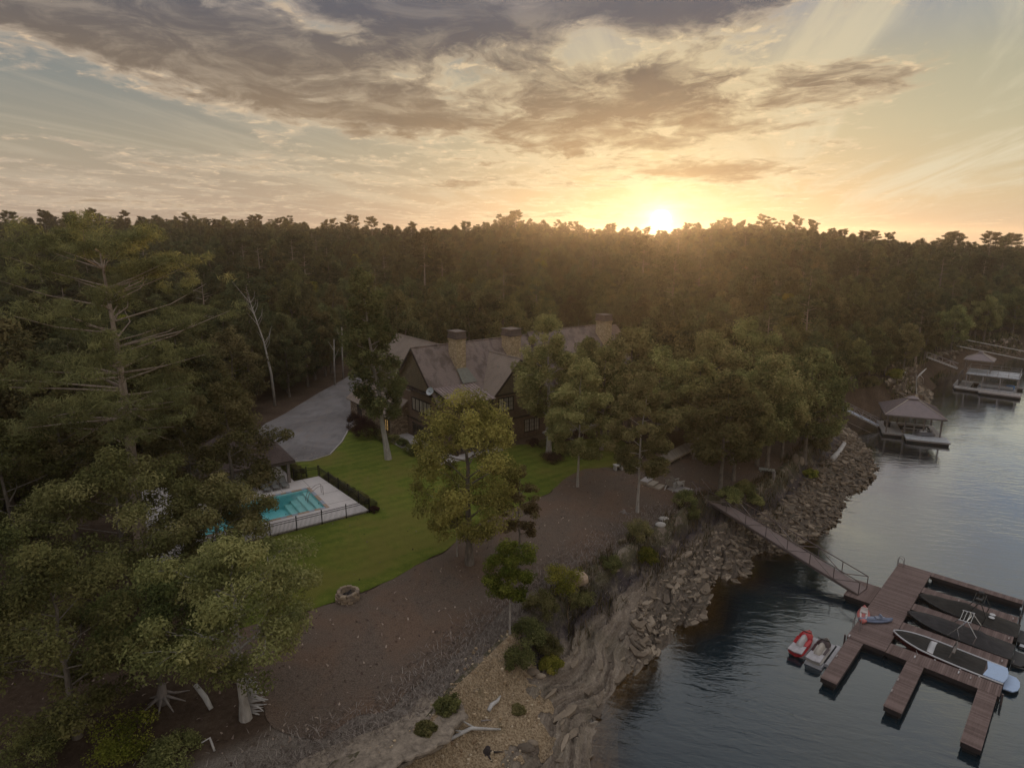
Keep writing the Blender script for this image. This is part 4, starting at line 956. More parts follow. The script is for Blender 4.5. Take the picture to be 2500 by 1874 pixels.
# pavilion
pav = thing('pool_pavilion', PL(8, 14.2, 5.24), 'open poolside pavilion with dark hipped roof on wooden posts', 'pavilion')
ra0, ra1, rb0, rb1 = 3.6, 13.0, 10.6, 18.0
e = [PL(ra0, rb0, 7.75), PL(ra1, rb0, 7.75), PL(ra1, rb1, 7.75), PL(ra0, rb1, 7.75)]; r0, r1 = PL(ra0 + 3.3, 14.3, 10.7), PL(ra1 - 3.3, 14.3, 10.7)
ROOFD = m_shingle('dark_pavilion_shingles', (.075, .055, .052), (.15, .115, .105), .3)
mb = MB()
for q in ([e[0], e[1], r1, r0], [e[2], e[3], r0, r1], [e[3], e[0], r0], [e[1], e[2], r1]): mb.slab(q, .14)
child(mb.obj('roof', ROOFD), pav)
mb = MB()
for a, b in zip(e, e[1:] + e[:1]): mb.bar(a + Vector((0, 0, -.2)), b + Vector((0, 0, -.2)), .08, .22)
child(mb.obj('eave_board', WOOD_DARK), pav)
for a, b in ((4.2, 11.2), (8.2, 11.2), (12.4, 11.2), (4.2, 17.3), (8.2, 17.3), (12.4, 17.3)):
    mb = MB(); mb.prism([tuple(PL(a + s_, b + t_)[:2]) for s_, t_ in ((.14, -.14), (-.14, -.14), (-.14, .14), (.14, .14))], 5.24, 7.6); child(mb.obj('post', simple('weathered_post', (.21, .18, .165), .85)), pav)
# lounge chairs
def lounger(a, b, label):
    o = thing('lounge_chair', PL(a, b, 5.24), label, 'lounge chair', POOL_RZ, 'lounge chairs between pool and pavilion')
    fr = simple('lounger_frame', (.05, .05, .05), .5); sl = simple('grey_sling', (.20, .20, .19), .8)
    mb = MB(); mb.slab([(-.3, -.75, .34), (.3, -.75, .34), (.3, .45, .36), (-.3, .45, .36)], .04); mb.obj('seat', sl, o)
    mb = MB(); mb.slab([(-.3, .45, .36), (.3, .45, .36), (.3, 1.0, .85), (-.3, 1.0, .85)], .04); mb.obj('backrest', sl, o)
    mb = MB()
    for s in (-.32, .32): mb.bar((s, -.78, .33), (s, .46, .35), .04); mb.bar((s, .46, .35), (s, 1.02, .86), .04)
    mb.obj('frame', fr, o)
    for s in (-.32, .32):
        for y in (-.6, .5): mb = MB(); mb.bar((s, y, .33), (s, y + .04, 0), .04); mb.obj('leg', fr, o)
for a, lb in ((4.95, 'grey lounge chair nearest the pavilion corner post'), (5.85, 'middle grey lounge chair of the row between pool and pavilion'), (6.75, 'grey lounge chair farthest from the corner post, half hidden by leaves')): lounger(a, 10.3, lb)
# curb stones along the driveway
mb = MB(); cpts = [S(u, v) for u, v in ((716, 1128), (760, 1125), (806, 1110), (835, 1079), (850, 1051), (880, 1028))]
for a, b in zip(cpts[:-1], cpts[1:]): mb.bar(a + Vector((0, 0, .06)), b + Vector((0, 0, .06)), .14, .16)
tag(mb.obj('driveway_curb', CONC), kind='structure')
# fire pit of dry-laid stones at the lawn edge
fp = S(850, 1462); pit = thing('fire_pit', fp + Vector((0, 0, .05)), 'round dry-stacked stone fire pit on the edge between lawn and mulch', 'fire pit')
FST = [simple('fire_pit_stone', c, .9, 0, .3, 4, .4, 15) for c in ((.30, .23, .165), (.22, .17, .13), (.36, .28, .20))]
rg = random.Random(3)
for row in range(3):
    n = 11
    for k in range(n):
        a = 2 * math.pi * (k + .5 * (row % 2)) / n + rg.uniform(-.06, .06); rr_ = .68 + rg.uniform(-.05, .05) - .02 * row; mb = MB(); sx_, sy_, sz_ = rg.uniform(.2, .34), rg.uniform(.36, .5), rg.uniform(.16, .26)
        mb.box((0, 0, 0), (sx_, sy_, sz_), taper=rg.uniform(.82, .98)); s = mb.obj('stone', FST[rg.randrange(3)], pit); s.location = (rr_ * math.cos(a), rr_ * math.sin(a), .1 + row * .2); s.rotation_euler = (rg.uniform(-.12, .12), rg.uniform(-.12, .12), a)
mb = MB(); mb.prism([(.56 * math.cos(k * math.pi / 7), .56 * math.sin(k * math.pi / 7)) for k in range(14)], .0, .22); mb.obj('ash_bed', simple('ash', (.06, .055, .055), .95), pit)
for k in range(4): mb = MB(); a = k * 1.3; mb.tube([(.38 * math.cos(a), .38 * math.sin(a), .26), (-.4 * math.cos(a + .5), -.4 * math.sin(a + .5), .34 + .04 * k)], .06, 6); mb.obj('charred_log', simple('charred_wood', (.05, .042, .04), .9), pit)
# ------------------------------------------------------------------ floating dock, gangway, boats
def m_planks(name, a, b, per=7.2, axis=0):
    m, t = mat(name); p = t.objco(); q = t.sep(p); v = t.m('MULTIPLY', q[axis], per); cell = t.m('FLOOR', v)
    wn = t.n('ShaderNodeTexWhiteNoise', noise_dimensions='1D'); t.put(wn.inputs['W'], cell)
    n = t.noise(t.vm('MULTIPLY', p, (1, 6, 1) if axis == 0 else (6, 1, 1)), 2.0, 5, .65); n2 = t.noise(p, .5, 3, .6)
    c = t.ramp(addt(t, t.m('MULTIPLY', wn.outputs[0], .35), t.m('MULTIPLY', n, .45), t.m('MULTIPLY', n2, .3)), [(.3, a), (.75, b)])
    finish(t, pbr(t, c, .85, 0, t.bump(n, .3, .02), .2)); return m
DKW = m_planks('brown_composite_deck', (.125, .088, .080), (.235, .172, .158), 7.2, 1)
DKW2 = m_planks('brown_composite_deck_across', (.125, .088, .080), (.235, .172, .158), 7.2, 0)
FASCIA = simple('dark_dock_fascia', (.040, .030, .030), .8)
FLOAT = simple('black_dock_float', (.014, .014, .015), .7)
ALU = simple('grey_aluminium', (.36, .32, .32), .45, .6, .15)
BRONZE = simple('brown_steel', (.15, .118, .112), .5, .3)
BRACE = simple('pale_brown_steel', (.26, .22, .21), .5, .3)
WHITE = simple('white_gelcoat', (.54, .54, .56), .3, 0, .06, 2, spec=.5)
BLUEPAD = simple('pale_blue_sun_pad', (.42, .54, .74), .7, 0, .08, 3)
HULLRED = simple('dark_maroon_hull', (.055, .012, .014), .2, 0, .2, 2, spec=.6)
HULLBLK = simple('black_hull', (.014, .014, .015), .2, 0, .2, 2, spec=.6)
def m_canvas(name, c0):
    m, t = mat(name); p = t.objco(); n = t.noise(t.vm('MULTIPLY', p, (1, 2.2, 1)), 2.2, 5, .65, .6); n2 = t.noise(p, 40, 2)
    c = t.ramp(n, [(.3, tuple(q * .7 for q in c0)), (.7, tuple(q * 1.5 for q in c0))])
    finish(t, pbr(t, c, .75, 0, t.bump(t.m('ADD', n, t.m('MULTIPLY', n2, .1)), .6, .12), .25)); return m
CANVAS = m_canvas('black_boat_canvas', (.030, .028, .026)); CANVAS2 = m_canvas('charcoal_boat_canvas', (.038, .036, .038))
DOCK_O = Vector((35.945, 53.666, 0)); DOCK_RZ = R(-133.5)
DM = Matrix.Translation(DOCK_O) @ Matrix.Rotation(DOCK_RZ, 4, 'Z')
def DW(u, v, z=0.0): return DM @ Vector((u, v, z))
dock = thing('floating_dock', DOCK_O, 'large brown floating dock with boat slips and finger piers on the lake', 'dock', DOCK_RZ)
DZ = .62
def section(name, u0, u1, v0, v1, along='u', planks=True):
    """one pontoon: fascia frame, float boxes below, deck boards with gaps on top"""
    mb = MB(); 
    for a, b, c, d in ((u0, u1, v0, v0 + .06), (u0, u1, v1 - .06, v1), (u0, u0 + .06, v0 + .062, v1 - .062), (u1 - .06, u1, v0 + .062, v1 - .062)): mb.box(((a + b) / 2, (c + d) / 2, DZ - .17), (b - a, d - c, .30))
    fr = mb.obj('fascia', FASCIA, dock)
    mb = MB(); mb.box(((u0 + u1) / 2, (v0 + v1) / 2, .16), (u1 - u0 - .3, v1 - v0 - .25, .5)); mb.obj('float', FLOAT, dock)
    mb = MB(); w = .138
    if along == 'u':      # boards run along v, counted along u
        n = max(1, int((u1 - u0) / w)); st = (u1 - u0) / n
        for k in range(n): mb.box((u0 + (k + .5) * st, (v0 + v1) / 2, DZ), (st - .012, v1 - v0 + .05, .035))
    else:
        n = max(1, int((v1 - v0) / w)); st = (v1 - v0) / n
        for k in range(n): mb.box(((u0 + u1) / 2, v0 + (k + .5) * st, DZ), (u1 - u0 + .05, st - .012, .035))
    d = mb.obj('deck_boards', DKW2 if along == 'u' else DKW, dock); d['kind'] = 'stuff'
section('main', 0, 15.45, 0, 2.55, 'u')
section('outer', 0, .75, 2.6, 9.1, 'v')
section('f', 3.35, 4.4, 2.6, 9.1, 'v'); section('f', 6.8, 7.9, 2.6, 9.15, 'v'); section('f', 10.4, 11.5, 2.6, 9.2, 'v'); section('f', 14.05, 15.45, 2.6, 9.3, 'v')
section('p', 15.5, 21.6, .12, 1.12, 'u'); section('p', 15.5, 21.65, 4.0, 5.0, 'u'); section('p', 15.5, 21.8, 8.15, 9.15, 'u')
section('landing', 6.0, 9.3, -2.05, -.05, 'v')
# plastic corner bumpers, cleats, pilings
for u, v in ((15.3, .12), (14.75, 4.3), (14.7, 7.6), (14.6, 6.9), (4.0, 8.8), (7.4, 8.9), (11.0, 8.9), (3.9, 5.2), (18.5, .2), (18.3, 4.05), (19.8, 4.03)):
    mb = MB(); mb.box((u, v, DZ + .06), (.06, .06, .06)); mb.box((u, v, DZ + .1), (.3, .07, .05)); mb.obj('cleat', WHITE if u in (15.3, 14.75, 14.6) else ALU, dock)
for u, v in ((15.52, -.12), (3.3, 9.2), (15.3, 9.42), (.3, 9.2)): mb = MB(); mb.tube([(u, v, -3), (u, v, .8)], .07, 8); mb.obj('piling', BRONZE, dock)
# ladders
def ladder(u, v, rz, label, z0=DZ):
    o = thing('dock_ladder', DW(u, v, z0 + .02), label, 'ladder', DOCK_RZ + rz); al = ALU
    for s in (-.22, .22): mb = MB(); mb.tube([(s, .45, 0), (s, .42, .75), (s, .2, .92), (s, -.02, .8), (s, -.06, -1.1)], .025, 6); mb.obj('rail', al, o)
    for k in range(4): mb = MB(); mb.bar((-.22, -.06, -.15 - .28 * k), (.22, -.06, -.15 - .28 * k), .05, .03); mb.obj('rung', al, o)
ladder(.7, .02, 0, 'metal swim ladder at the far corner of the brown dock'); ladder(13.9, .02, 0, 'metal swim ladder on the dock edge beside the red paddle boat')
# gangway with zig-zag rails
ga, gb = Vector((19.1, 62.2, 4.45)), DW(7.9, -1.0, DZ + .12); gd = gb - ga; gl = gd.length; gh = Vector((gd.x, gd.y, 0)).normalized(); gs = Vector((-gh.y, gh.x, 0))
gw = thing('gangway', ga, 'long brown gangway with zigzag railings sloping from the bank to the dock', 'gangway')
GW = .78
mb = MB()
for s in (-1, 1): mb.bar(ga + gs * s * GW - Vector((0, 0, .1)), gb + gs * s * GW - Vector((0, 0, .1)), .09, .22)
child(mb.obj('side_beam', BRONZE), gw)
mb = MB(); nb = int(gl / .145)
q_ = gd.to_track_quat('X', 'Z').to_matrix()
for k in range(nb): mb.box(ga + gd * ((k + .5) / nb), (gl / nb - .012, 2 * GW - .1, .04), rot=q_)
d = child(mb.obj('deck_boards', simple('gangway_boards', (.235, .185, .178), .85, 0, .15, 2)), gw); d['kind'] = 'stuff'
nb = 8
for s in (-1, 1):
    o3 = gs * s * GW; up = Vector((0, 0, 1.12))
    mb = MB(); mb.bar(ga + o3 + up, gb + o3 + up, .065); child(mb.obj('handrail', BRONZE), gw)
    for k in range(nb + 1):
        a = ga + gd * (k / nb) + o3
        mb = MB(); mb.bar(a, a + up, .055); child(mb.obj('rail_post', BRONZE), gw)
        if k < nb:
            b = ga + gd * ((k + 1) / nb) + o3; mb = MB()
            mb.bar(a + up if k % 2 == 0 else a, b if k % 2 == 0 else b + up, .06); child(mb.obj('rail_brace', BRACE), gw)
# bank footing of the gangway
mb = MB(); mb.box(ga + Vector((-.3, .4, -.55)) - gh * .6, (1.2, 2.0, .9), rz=math.atan2(gh.y, gh.x)); o = mb.obj('gangway_footing', CONC); tag(o, 'concrete footing block under the upper end of the gangway', 'footing')

# ---- wakeboard boats; local x forward, stern at x = 0
def boat(loc, rz, L, B, label, hullm, covers, style):
    o = thing('wakeboard_boat', loc, label, 'boat', rz, 'boats moored in the dock slips')
    st = [0, .04, .2, .4, .58, .72, .84, .93, 1.0]; bw = [.93, .97, 1, 1, .98, .9, .7, .43, .05]
    gz = [.62, .63, .66, .70, .76, .82, .89, .94, .97]
    def hw(t): return np.interp(t, st, bw) * B / 2
    def gun(t): return np.interp(t, st, gz)
    rings = []
    for t, b, z in zip(st, bw, gz):
        h = b * B / 2; kz = -.25 + max(0, t - .6) ** 2 * 4.2; kz = min(kz, z - .05); cz = kz + (z - kz) * .42
        rings.append([(t * L, 0, kz), (t * L, h * .82, cz), (t * L, h * .97, cz + .12), (t * L, h, z), (t * L, h * .93, z + .02), (t * L, -h * .93, z + .02), (t * L, -h, z), (t * L, -h * .97, cz + .12), (t * L, -h * .82, cz)])
    mb = MB(); mb.loft(rings); mb.obj('hull', hullm, o, smooth=False)
    mb = MB()
    for s in (-1, 1): mb.tube([(t * L, s * hw(t), gun(t) + .02) for t in np.linspace(0, 1, 22)], .045 if style != 3 else .06, 6)
    mb.obj('gunwale', WHITE if style == 3 else HULLBLK, o, smooth=True)
    def cover(t0, t1, hts, cm, name='cover', inset=.95, n=16, sag=0.0):
        """tensioned canvas: crowned across the beam, with ridge heights along its length"""
        ts = np.linspace(t0, t1, n); rings = []
        for t in ts:
            h = hw(t) * inset; g = gun(t) + .03; c = np.interp((t - t0) / (t1 - t0), np.linspace(0, 1, len(hts)), hts)
            rings.append([(t * L, h * s, g + c * max(0, 1 - abs(s) ** 1.35) + sag * math.sin(9 * t + 5 * s) * (1 - abs(s))) for s in np.linspace(-1, 1, 13)])
        mb = MB(); mb.loft(rings, False, False, closed=False); m_ = mb.obj(name, cm, o, smooth=True); return m_
    for (t0, t1, hts, cm, nm) in covers: cover(t0, t1, hts, cm, nm, .93 if style == 3 else 1.0, sag=.012)
    # swim platform
    mb = MB(); pl = [(-.02, -B * .44), (-.55, -B * .42), (-.78, -B * .25), (-.84, 0), (-.78, B * .25), (-.55, B * .42), (-.02, B * .44)]; mb.prism(pl[::-1], .22, .30)
    sp = mb.obj('swim_platform', BLUEPAD if style == 3 else simple('dark_swim_deck', (.05, .05, .052), .7), o)
    return o, hw, gun
def tower(o, x0, x1, B, h, mt, speakers=False, lean=.9):
    """tubular tow tower: two raked legs a side, joined over the cockpit"""
    for s in (-1, 1):
        mb = MB(); y = s * B * .47
        mb.tube([(x0, y, .72), (x0 - lean * .6, y * .97, h * .72), (x0 - lean, y * .8, h), (x0 - lean - .15, 0, h + .1)], .035, 6); mb.tube([(x1, y, .70), (x1 - .15, y * .97, h * .6), (x0 - lean - .1, y * .82, h - .03)], .032, 6)
        mb.tube([((x0 + x1) / 2, y, .7), (x0 - lean * .55, y * .97, h * .7)], .022, 5)
        mb.obj('tower_leg', mt, o)
    mb = MB()
    for k in range(4): xx = x0 - lean - .25 + k * .22; mb.tube([(xx, -B * .36, h + .03 - .02 * k), (xx, B * .36, h + .03 - .02 * k)], .024, 5)
    mb.tube([(x0 - lean - .3, -B * .36, h), (x0 - lean + .5, -B * .37, h - .06)], .03, 5); mb.tube([(x0 - lean - .3, B * .36, h), (x0 - lean + .5, B * .37, h - .06)], .03, 5)
    mb.obj('tower_rack', mt, o)
    if speakers:
        for s in (-1, 1): mb = MB(); mb.tube([(x0 - lean - .1, s * B * .3, h + .14), (x0 - lean + .28, s * B * .3, h + .14)], .13, 10); mb.obj('tower_speaker', HULLBLK, o)
BRZ = DOCK_RZ - math.pi / 2
CHROME = simple('polished_tower_tube', (.62, .62, .63), .2, .85, .08)
b1, hw, gun = boat(DW(5.65, 9.35, 0), BRZ, 6.7, 2.25, 'black boat under a dark cover with a white emblem, in the outermost boat slip', HULLBLK, [(.0, .40, [.15, .38, .60], CANVAS, 'stern_cover'), (.40, .985, [.60, .80, .62, .42, .26, .08], CANVAS, 'bow_cover')], 1)
tower(b1, 3.5, 2.2, 2.25, 2.35, simple('black_tower_tube', (.03, .03, .032), .3, .5), True)
mb = MB(); mb.box((4.62, .1, 0), (.16, .5, .012)); mb.box((4.45, .1, 0), (.26, .17, .012)); em_ = mb.obj('emblem', WHITE, b1); em_.location = (0, 0, 1.53); em_.rotation_euler = (0, R(9), 0)
for y in (-.28, .25): mb = MB(); mb.prism([(1.75 + .2 * math.cos(k * math.pi / 8), y + .2 * math.sin(k * math.pi / 8)) for k in range(16)], 1.16, 1.18); mb.obj('vent_cup', WHITE, b1)
b2, hw, gun = boat(DW(9.15, 9.35, 0), BRZ, 6.75, 2.3, 'black boat with wrinkled charcoal cover and bright tow tower in the middle slip', HULLBLK, [(.0, .46, [.12, .30, .70, .42], CANVAS2, 'stern_cover'), (.46, .985, [.42, .60, .46, .34, .2, .06], CANVAS2, 'bow_cover')], 2)
tower(b2, 3.9, 2.3, 2.3, 2.25, CHROME, False, 1.0)
b3, hw, gun = boat(DW(12.75, 9.3, 0), BRZ, 6.85, 2.3, 'maroon boat with white gunwales, black covers and pale blue stern pad', HULLRED, [(.17, .60, [.10, .34, .42, .30], CANVAS, 'cockpit_cover'), (.66, .975, [.26, .24, .18, .05], CANVAS, 'bow_cover')], 3)
mb = MB(); mb.prism([(.02, -1.02), (1.15, -.98), (1.0, 0), (1.15, .98), (.02, 1.02), (-.1, .5), (-.14, 0), (-.1, -.5)], .66, .74); mb.obj('sun_pad', BLUEPAD, b3)
mb = MB(); mb.slab([(4.1, -.92, .80), (4.58, -.8, .82), (4.58, .8, .82), (4.1, .92, .80)], .04); mb.obj('walkway', WHITE, b3)
mb = MB(); mb.tube([(3.2, -.75, .8), (3.0, -.7, 1.55), (2.9, 0, 1.68), (3.0, .7, 1.55), (3.2, .75, .8)], .05, 6); mb.box((2.95, .62, 1.58), (.16, .95, .07)); mb.obj('tower', simple('brown_grey_tube', (.16, .14, .13), .5), b3)
for x in (2.4, 3.9, 1.3): mb = MB(); mb.ell((x, 1.27, .45), (.11, .11, .24), 8, 6); mb.obj('fender', simple('grey_fender', (.45, .44, .44), .5), b3)
def rope(pts, label, r=.014):
    mb = MB(); mb.tube(pts, r, 5); o = mb.obj('mooring_line', simple('pale_rope', (.42, .40, .38), .9)); tag(o, label, 'rope'); return o
rope([DW(12.4, 3.6, .9), DW(13.3, 4.0, .65), DW(14.3, 4.4, .68)], 'thin mooring line from the maroon boat bow to the dock cleat')
rope([DW(9.9, 9.5, .5)] + [DW(9.9 - .6 + .6 * math.cos(k / 9 * math.pi) * 1.0, 9.5 + 1.0 * math.sin(k / 9 * math.pi), .03) for k in range(10)], 'loose white rope looped on the water behind the charcoal covered boat', .02)
tub = thing('small_dinghy', DW(6.6, 10.1, .05), 'pale grey swim float tied at the end of the finger pier', 'swim float', DOCK_RZ)
mb = MB(); mb.prism([(-.45, -.55), (.45, -.55), (.45, .6), (-.45, .6)], 0, .14); mb.obj('mat', simple('pale_foam', (.46, .47, .50), .8), tub); mb = MB(); mb.tube([(-.45, -.55, .1), (.45, -.55, .1), (.5, .6, .1), (-.5, .6, .1), (-.45, -.55, .1)], .06, 6); mb.obj('edge_tube', HULLBLK, tub)
# ---- jet skis on a drive-on port
def jetski(u, v, label, body, seatc, dark):
    o = thing('jet_ski', DW(u, v, .22), label, 'jet ski', DOCK_RZ + math.pi, 'jet skis beside the dock')
    L, B = 3.1, 1.12; st = [0, .08, .3, .55, .75, .9, 1]; bw = [.92, 1, 1, .97, .82, .5, .06]; tz = [.34, .36, .38, .46, .58, .56, .46]
    rings = []
    for t, b, z in zip(st, bw, tz):
        h = b * B / 2; kz = -.12 + max(0, t - .55) ** 2 * 2; rings.append([(t * L, 0, kz), (t * L, h * .8, kz + .13), (t * L, h, kz + .26), (t * L, h * .72, z * .93), (t * L, 0, z), (t * L, -h * .72, z * .93), (t * L, -h, kz + .26), (t * L, -h * .8, kz + .13)])
    mb = MB(); mb.loft(rings); mb.obj('hull', body, o)
    mb = MB(); mb.prism([(-.12, -.5), (.95, -.47), (.72, 0), (.95, .47), (-.12, .5), (-.22, 0)], .33, .40); mb.obj('rear_deck', simple('grey_traction_mat', (.42, .40, .42), .8), o)
    sr = [[(x, y * w, z + h * (1 - abs(y) ** 2.2)) for y in (-1, -.6, 0, .6, 1)] for x, w, z, h in ((.62, .22, .38, .28), (1.0, .26, .42, .36), (1.35, .22, .42, .38), (1.75, .26, .46, .34), (2.05, .16, .5, .3))]
    mb = MB(); mb.loft(sr, closed=False); mb.obj('seat', seatc, o, smooth=True)
    hr_ = [[(x, y * w, z + h * (1 - abs(y) ** 2)) for y in (-1, -.6, 0, .6, 1)] for x, w, z, h in ((1.85, .42, .44, .42), (2.15, .48, .46, .46), (2.5, .42, .46, .34), (2.85, .22, .44, .18), (3.02, .05, .44, .06))]
    mb = MB(); mb.loft(hr_, closed=False); mb.obj('hood', dark, o, smooth=True)
    mb = MB(); mb.tube([(1.95, -.42, .98), (2.02, -.15, .92), (2.02, .15, .92), (1.95, .42, .98)], .035, 6); mb.tube([(2.1, 0, .8), (2.02, 0, .92)], .05, 6); mb.obj('handlebar', HULLBLK, o)
    for s in (-1, 1): mb = MB(); mb.slab([(.95, s * .5, .40), (1.9, s * .54, .42), (1.9, s * .36, .50), (.95, s * .34, .46)], .05); mb.obj('footwell_side', dark, o)
    return o
REDP = simple('red_gelcoat', (.46, .028, .035), .3, 0, .12, 3, spec=.5); PALESEAT = simple('pale_grey_vinyl', (.44, .42, .42), .6); OFFW = simple('cream_gelcoat', (.50, .46, .42), .35, 0, .1, 3, spec=.5)
jetski(19.75, -2.25, 'red jet ski with a pale grey seat, left of the pair by the finger pier', REDP, PALESEAT, REDP)
jetski(19.85, -.95, 'cream and black jet ski between the red one and the finger pier', OFFW, simple('beige_vinyl', (.40, .36, .32), .6), simple('maroon_black_gelcoat', (.05, .028, .034), .3, spec=.5))
pt_ = thing('jet_ski_port', DW(18.2, -1.4, .06), 'pale floating drive-on port beneath the two jet skis', 'jet ski port', DOCK_RZ)
for du, dv, a, b in ((0.0, .5, 3.5, 1.25), (-.2, -.8, 3.0, 1.2), (-.4, 1.15, 3.0, .42)): mb = MB(); mb.box((du, dv, .06), (a, b - .05, .2), taper=.96); mb.obj('float_module', simple('pale_grey_float', (.42, .41, .43), .6), pt_)
# ---- paddle craft lying on the dock
def paddle(u, v, rz, L, B, label, hullm, deckm, name='paddle_boat'):
    o = thing(name, DW(u, v, DZ + .02), label, 'kayak', DOCK_RZ + rz); n = 13
    rings = []
    for i in range(n):
        t = i / (n - 1); h = max(.02, B / 2 * math.sin(math.pi * (t * .96 + .02)) ** .6); zt = .30 + .08 * (2 * t - 1) ** 2
        rings.append([((t - .5) * L, h * math.cos(a), .16 + (.15 if math.sin(a) > 0 else .16) * math.sin(a) + (2 * t - 1) ** 4 * .07) for a in np.linspace(0, 2 * math.pi, 12, endpoint=False)])
    mb = MB(); mb.loft(rings); mb.obj('hull', hullm, o, smooth=True)
    mb = MB(); pr = [[((t - .5) * L, y * B * .3 * math.sin(math.pi * t) ** .5, .315 - .05 * (1 - y * y) + .02) for y in (-1, -.5, 0, .5, 1)] for t in np.linspace(.2, .8, 8)]; mb.loft(pr, False, False, closed=False); mb.obj('cockpit', deckm, o, smooth=True)
    mb = MB(); mb.box((-.15, 0, .36), (.34, B * .5, .08)); mb.box((-.36, 0, .48), (.08, B * .5, .26), rot=Matrix.Rotation(R(-15), 3, 'Y')); mb.obj('seat', deckm, o); return o
paddle(11.75, .12, R(12), 2.5, .95, 'red and white paddle boat lying at the dock edge', simple('red_white_plastic', (.42, .13, .12), .45, 0, .7, 1.1), simple('off_white_plastic', (.55, .50, .48), .5))
paddle(11.85, 1.0, R(-48), 2.6, .72, 'grey blue kayak lying on the dock beside the red paddle boat', simple('slate_blue_plastic', (.155, .185, .27), .45, 0, .35, 2), simple('pale_slate_plastic', (.24, .27, .35), .5), 'kayak')

# ------------------------------------------------------------------ boathouses across the cove
BHROOF = simple('brown_metal_boathouse_roof', (.22, .18, .185), .5, .3, .15, 2, spec=.4); PALEDECK = m_planks('pale_grey_deck', (.30, .28, .27), (.46, .43, .41), 7, 0); SNOWY = simple('speckled_pale_deck', (.42, .43, .45), .8, 0, .45, 3)
TIMB = simple('weathered_dock_timber', (.20, .17, .155), .85)
bh = thing('boathouse', (57.7, 94.3, 0), 'boathouse with a broad hipped roof over a boat lift, nearest the point', 'boathouse', R(-23))
def hip(o, x0, x1, y0, y1, ze, zr, m_, cup=True, ribs=True):
    mx, my = (x0 + x1) / 2, (y0 + y1) / 2; e = [(x0, y0, ze), (x1, y0, ze), (x1, y1, ze), (x0, y1, ze)]; k = .14; c = [(mx + (a - mx) * k, my + (b - my) * k, zr) for a, b, _ in e]
    mb = MB()
    for i in range(4): mb.slab([e[i], e[(i + 1) % 4], c[(i + 1) % 4], c[i]], .08)
    mb.slab(c, .05); r_ = mb.obj('roof', m_, o)
    if ribs:
        mb = MB()
        for i in range(4):
            a, b = Vector(e[i]), Vector(e[(i + 1) % 4]); ca, cb = Vector(c[i]), Vector(c[(i + 1) % 4]); n = int((b - a).length / .3)
            for j in range(1, n):
                f = j / n; p0 = a + (b - a) * f; mid = (ca + cb) / 2; g = min(f, 1 - f) * 2.0; top_ = p0 + ((ca + (cb - ca) * f) - p0) * min(1, g * 1.02 + .04)
                q0 = p0 + Vector((0, 0, .02)); inward = ((mid - (a + b) / 2)); top_ = p0 + inward * min(1, g * .98); mb.bar(q0, top_ + Vector((0, 0, .02)), .04, .035)
        sm_ = mb.obj('roof_rib', m_, r_); sm_['kind'] = 'stuff'
    mb = MB()
    for i in range(4): mb.bar(Vector(e[i]) + Vector((0, 0, .04)), Vector(c[i]) + Vector((0, 0, .04)), .12, .05)
    mb.obj('hip_cap', simple('pale_ridge_flashing', (.42, .36, .30), .4, .5), r_)
    mb = MB()
    for i in range(4): mb.bar(Vector(e[i]) - Vector((0, 0, .12)), Vector(e[(i + 1) % 4]) - Vector((0, 0, .12)), .06, .2)
    mb.obj('eave_board', TIMB, o)
    if cup:
        s = [(mx + (a - mx) * .19, my + (b - my) * .19, zr + .12) for a, b, _ in e]; mb = MB()
        for i in range(4): mb.slab([s[i], s[(i + 1) % 4], (mx, my, zr + .5)], .05)
        mb.obj('cupola', m_, r_)
hip(bh, -.2, 7.9, -.3, 7.6, 3.55, 5.5, BHROOF)
for x in (.3, 2.7, 5.2, 7.4):
    for y in (.3, 7.0): mb = MB(); mb.box((x, y, 1.9), (.2, .2, 3.3)); mb.obj('post', TIMB, bh)
def flat(o, x0, x1, y0, y1, z, m_, name='deck'):
    mb = MB(); mb.box(((x0 + x1) / 2, (y0 + y1) / 2, z - .03), (x1 - x0, y1 - y0, .06)); d = mb.obj(name, m_, o)
    mb = MB(); mb.box(((x0 + x1) / 2, (y0 + y1) / 2, z - .17), (x1 - x0 - .02, y1 - y0 - .02, .2)); mb.obj('fascia', simple('pale_dock_fascia', (.34, .30, .285), .8), o)
    mb = MB(); mb.box(((x0 + x1) / 2, (y0 + y1) / 2, .08), (x1 - x0 - .3, y1 - y0 - .3, .5)); mb.obj('float', FLOAT, o); return d
flat(bh, -.2, 2.6, -.1, 7.3, .6, PALEDECK); flat(bh, 2.65, 8.3, -2.4, .5, .6, SNOWY); flat(bh, 6.9, 7.8, .55, 7.3, .6, PALEDECK); flat(bh, 2.65, 6.85, 6.4, 7.3, .6, PALEDECK)
mb = MB()
for y in (2.2, 4.9): mb.box((4.8, y, 1.05), (4.0, .16, .18)); mb.box((4.8, y, .5), (.2, .2, 1.0))
mb.obj('boat_lift', simple('galvanised_lift', (.46, .44, .43), .5, .4), bh)
js2 = thing('jet_ski', tuple((Matrix.Translation((57.7, 94.3, 0)) @ Matrix.Rotation(R(-23), 4, 'Z')) @ Vector((4.2, .35, .66))), 'small dark jet ski parked under the boathouse roof edge', 'jet ski', R(-23))
mb = MB(); mb.loft([[(t * 2.6, y * b, .05 + z * (1 - abs(y) ** 2)) for y in (-1, -.5, 0, .5, 1)] for t, b, z in ((0, .42, .3), (.25, .5, .5), (.55, .5, .62), (.8, .36, .6), (1, .06, .3))], closed=False); mb.obj('hull', simple('dark_grey_gelcoat', (.10, .10, .11), .3), js2, smooth=True)
mb = MB(); mb.box((1.0, 0, .62), (1.1, .36, .2), taper=.8); mb.obj('seat', PALESEAT, js2); mb = MB(); mb.tube([(1.75, -.35, .9), (1.85, 0, .82), (1.75, .35, .9)], .03, 5); mb.obj('handlebar', HULLBLK, js2)
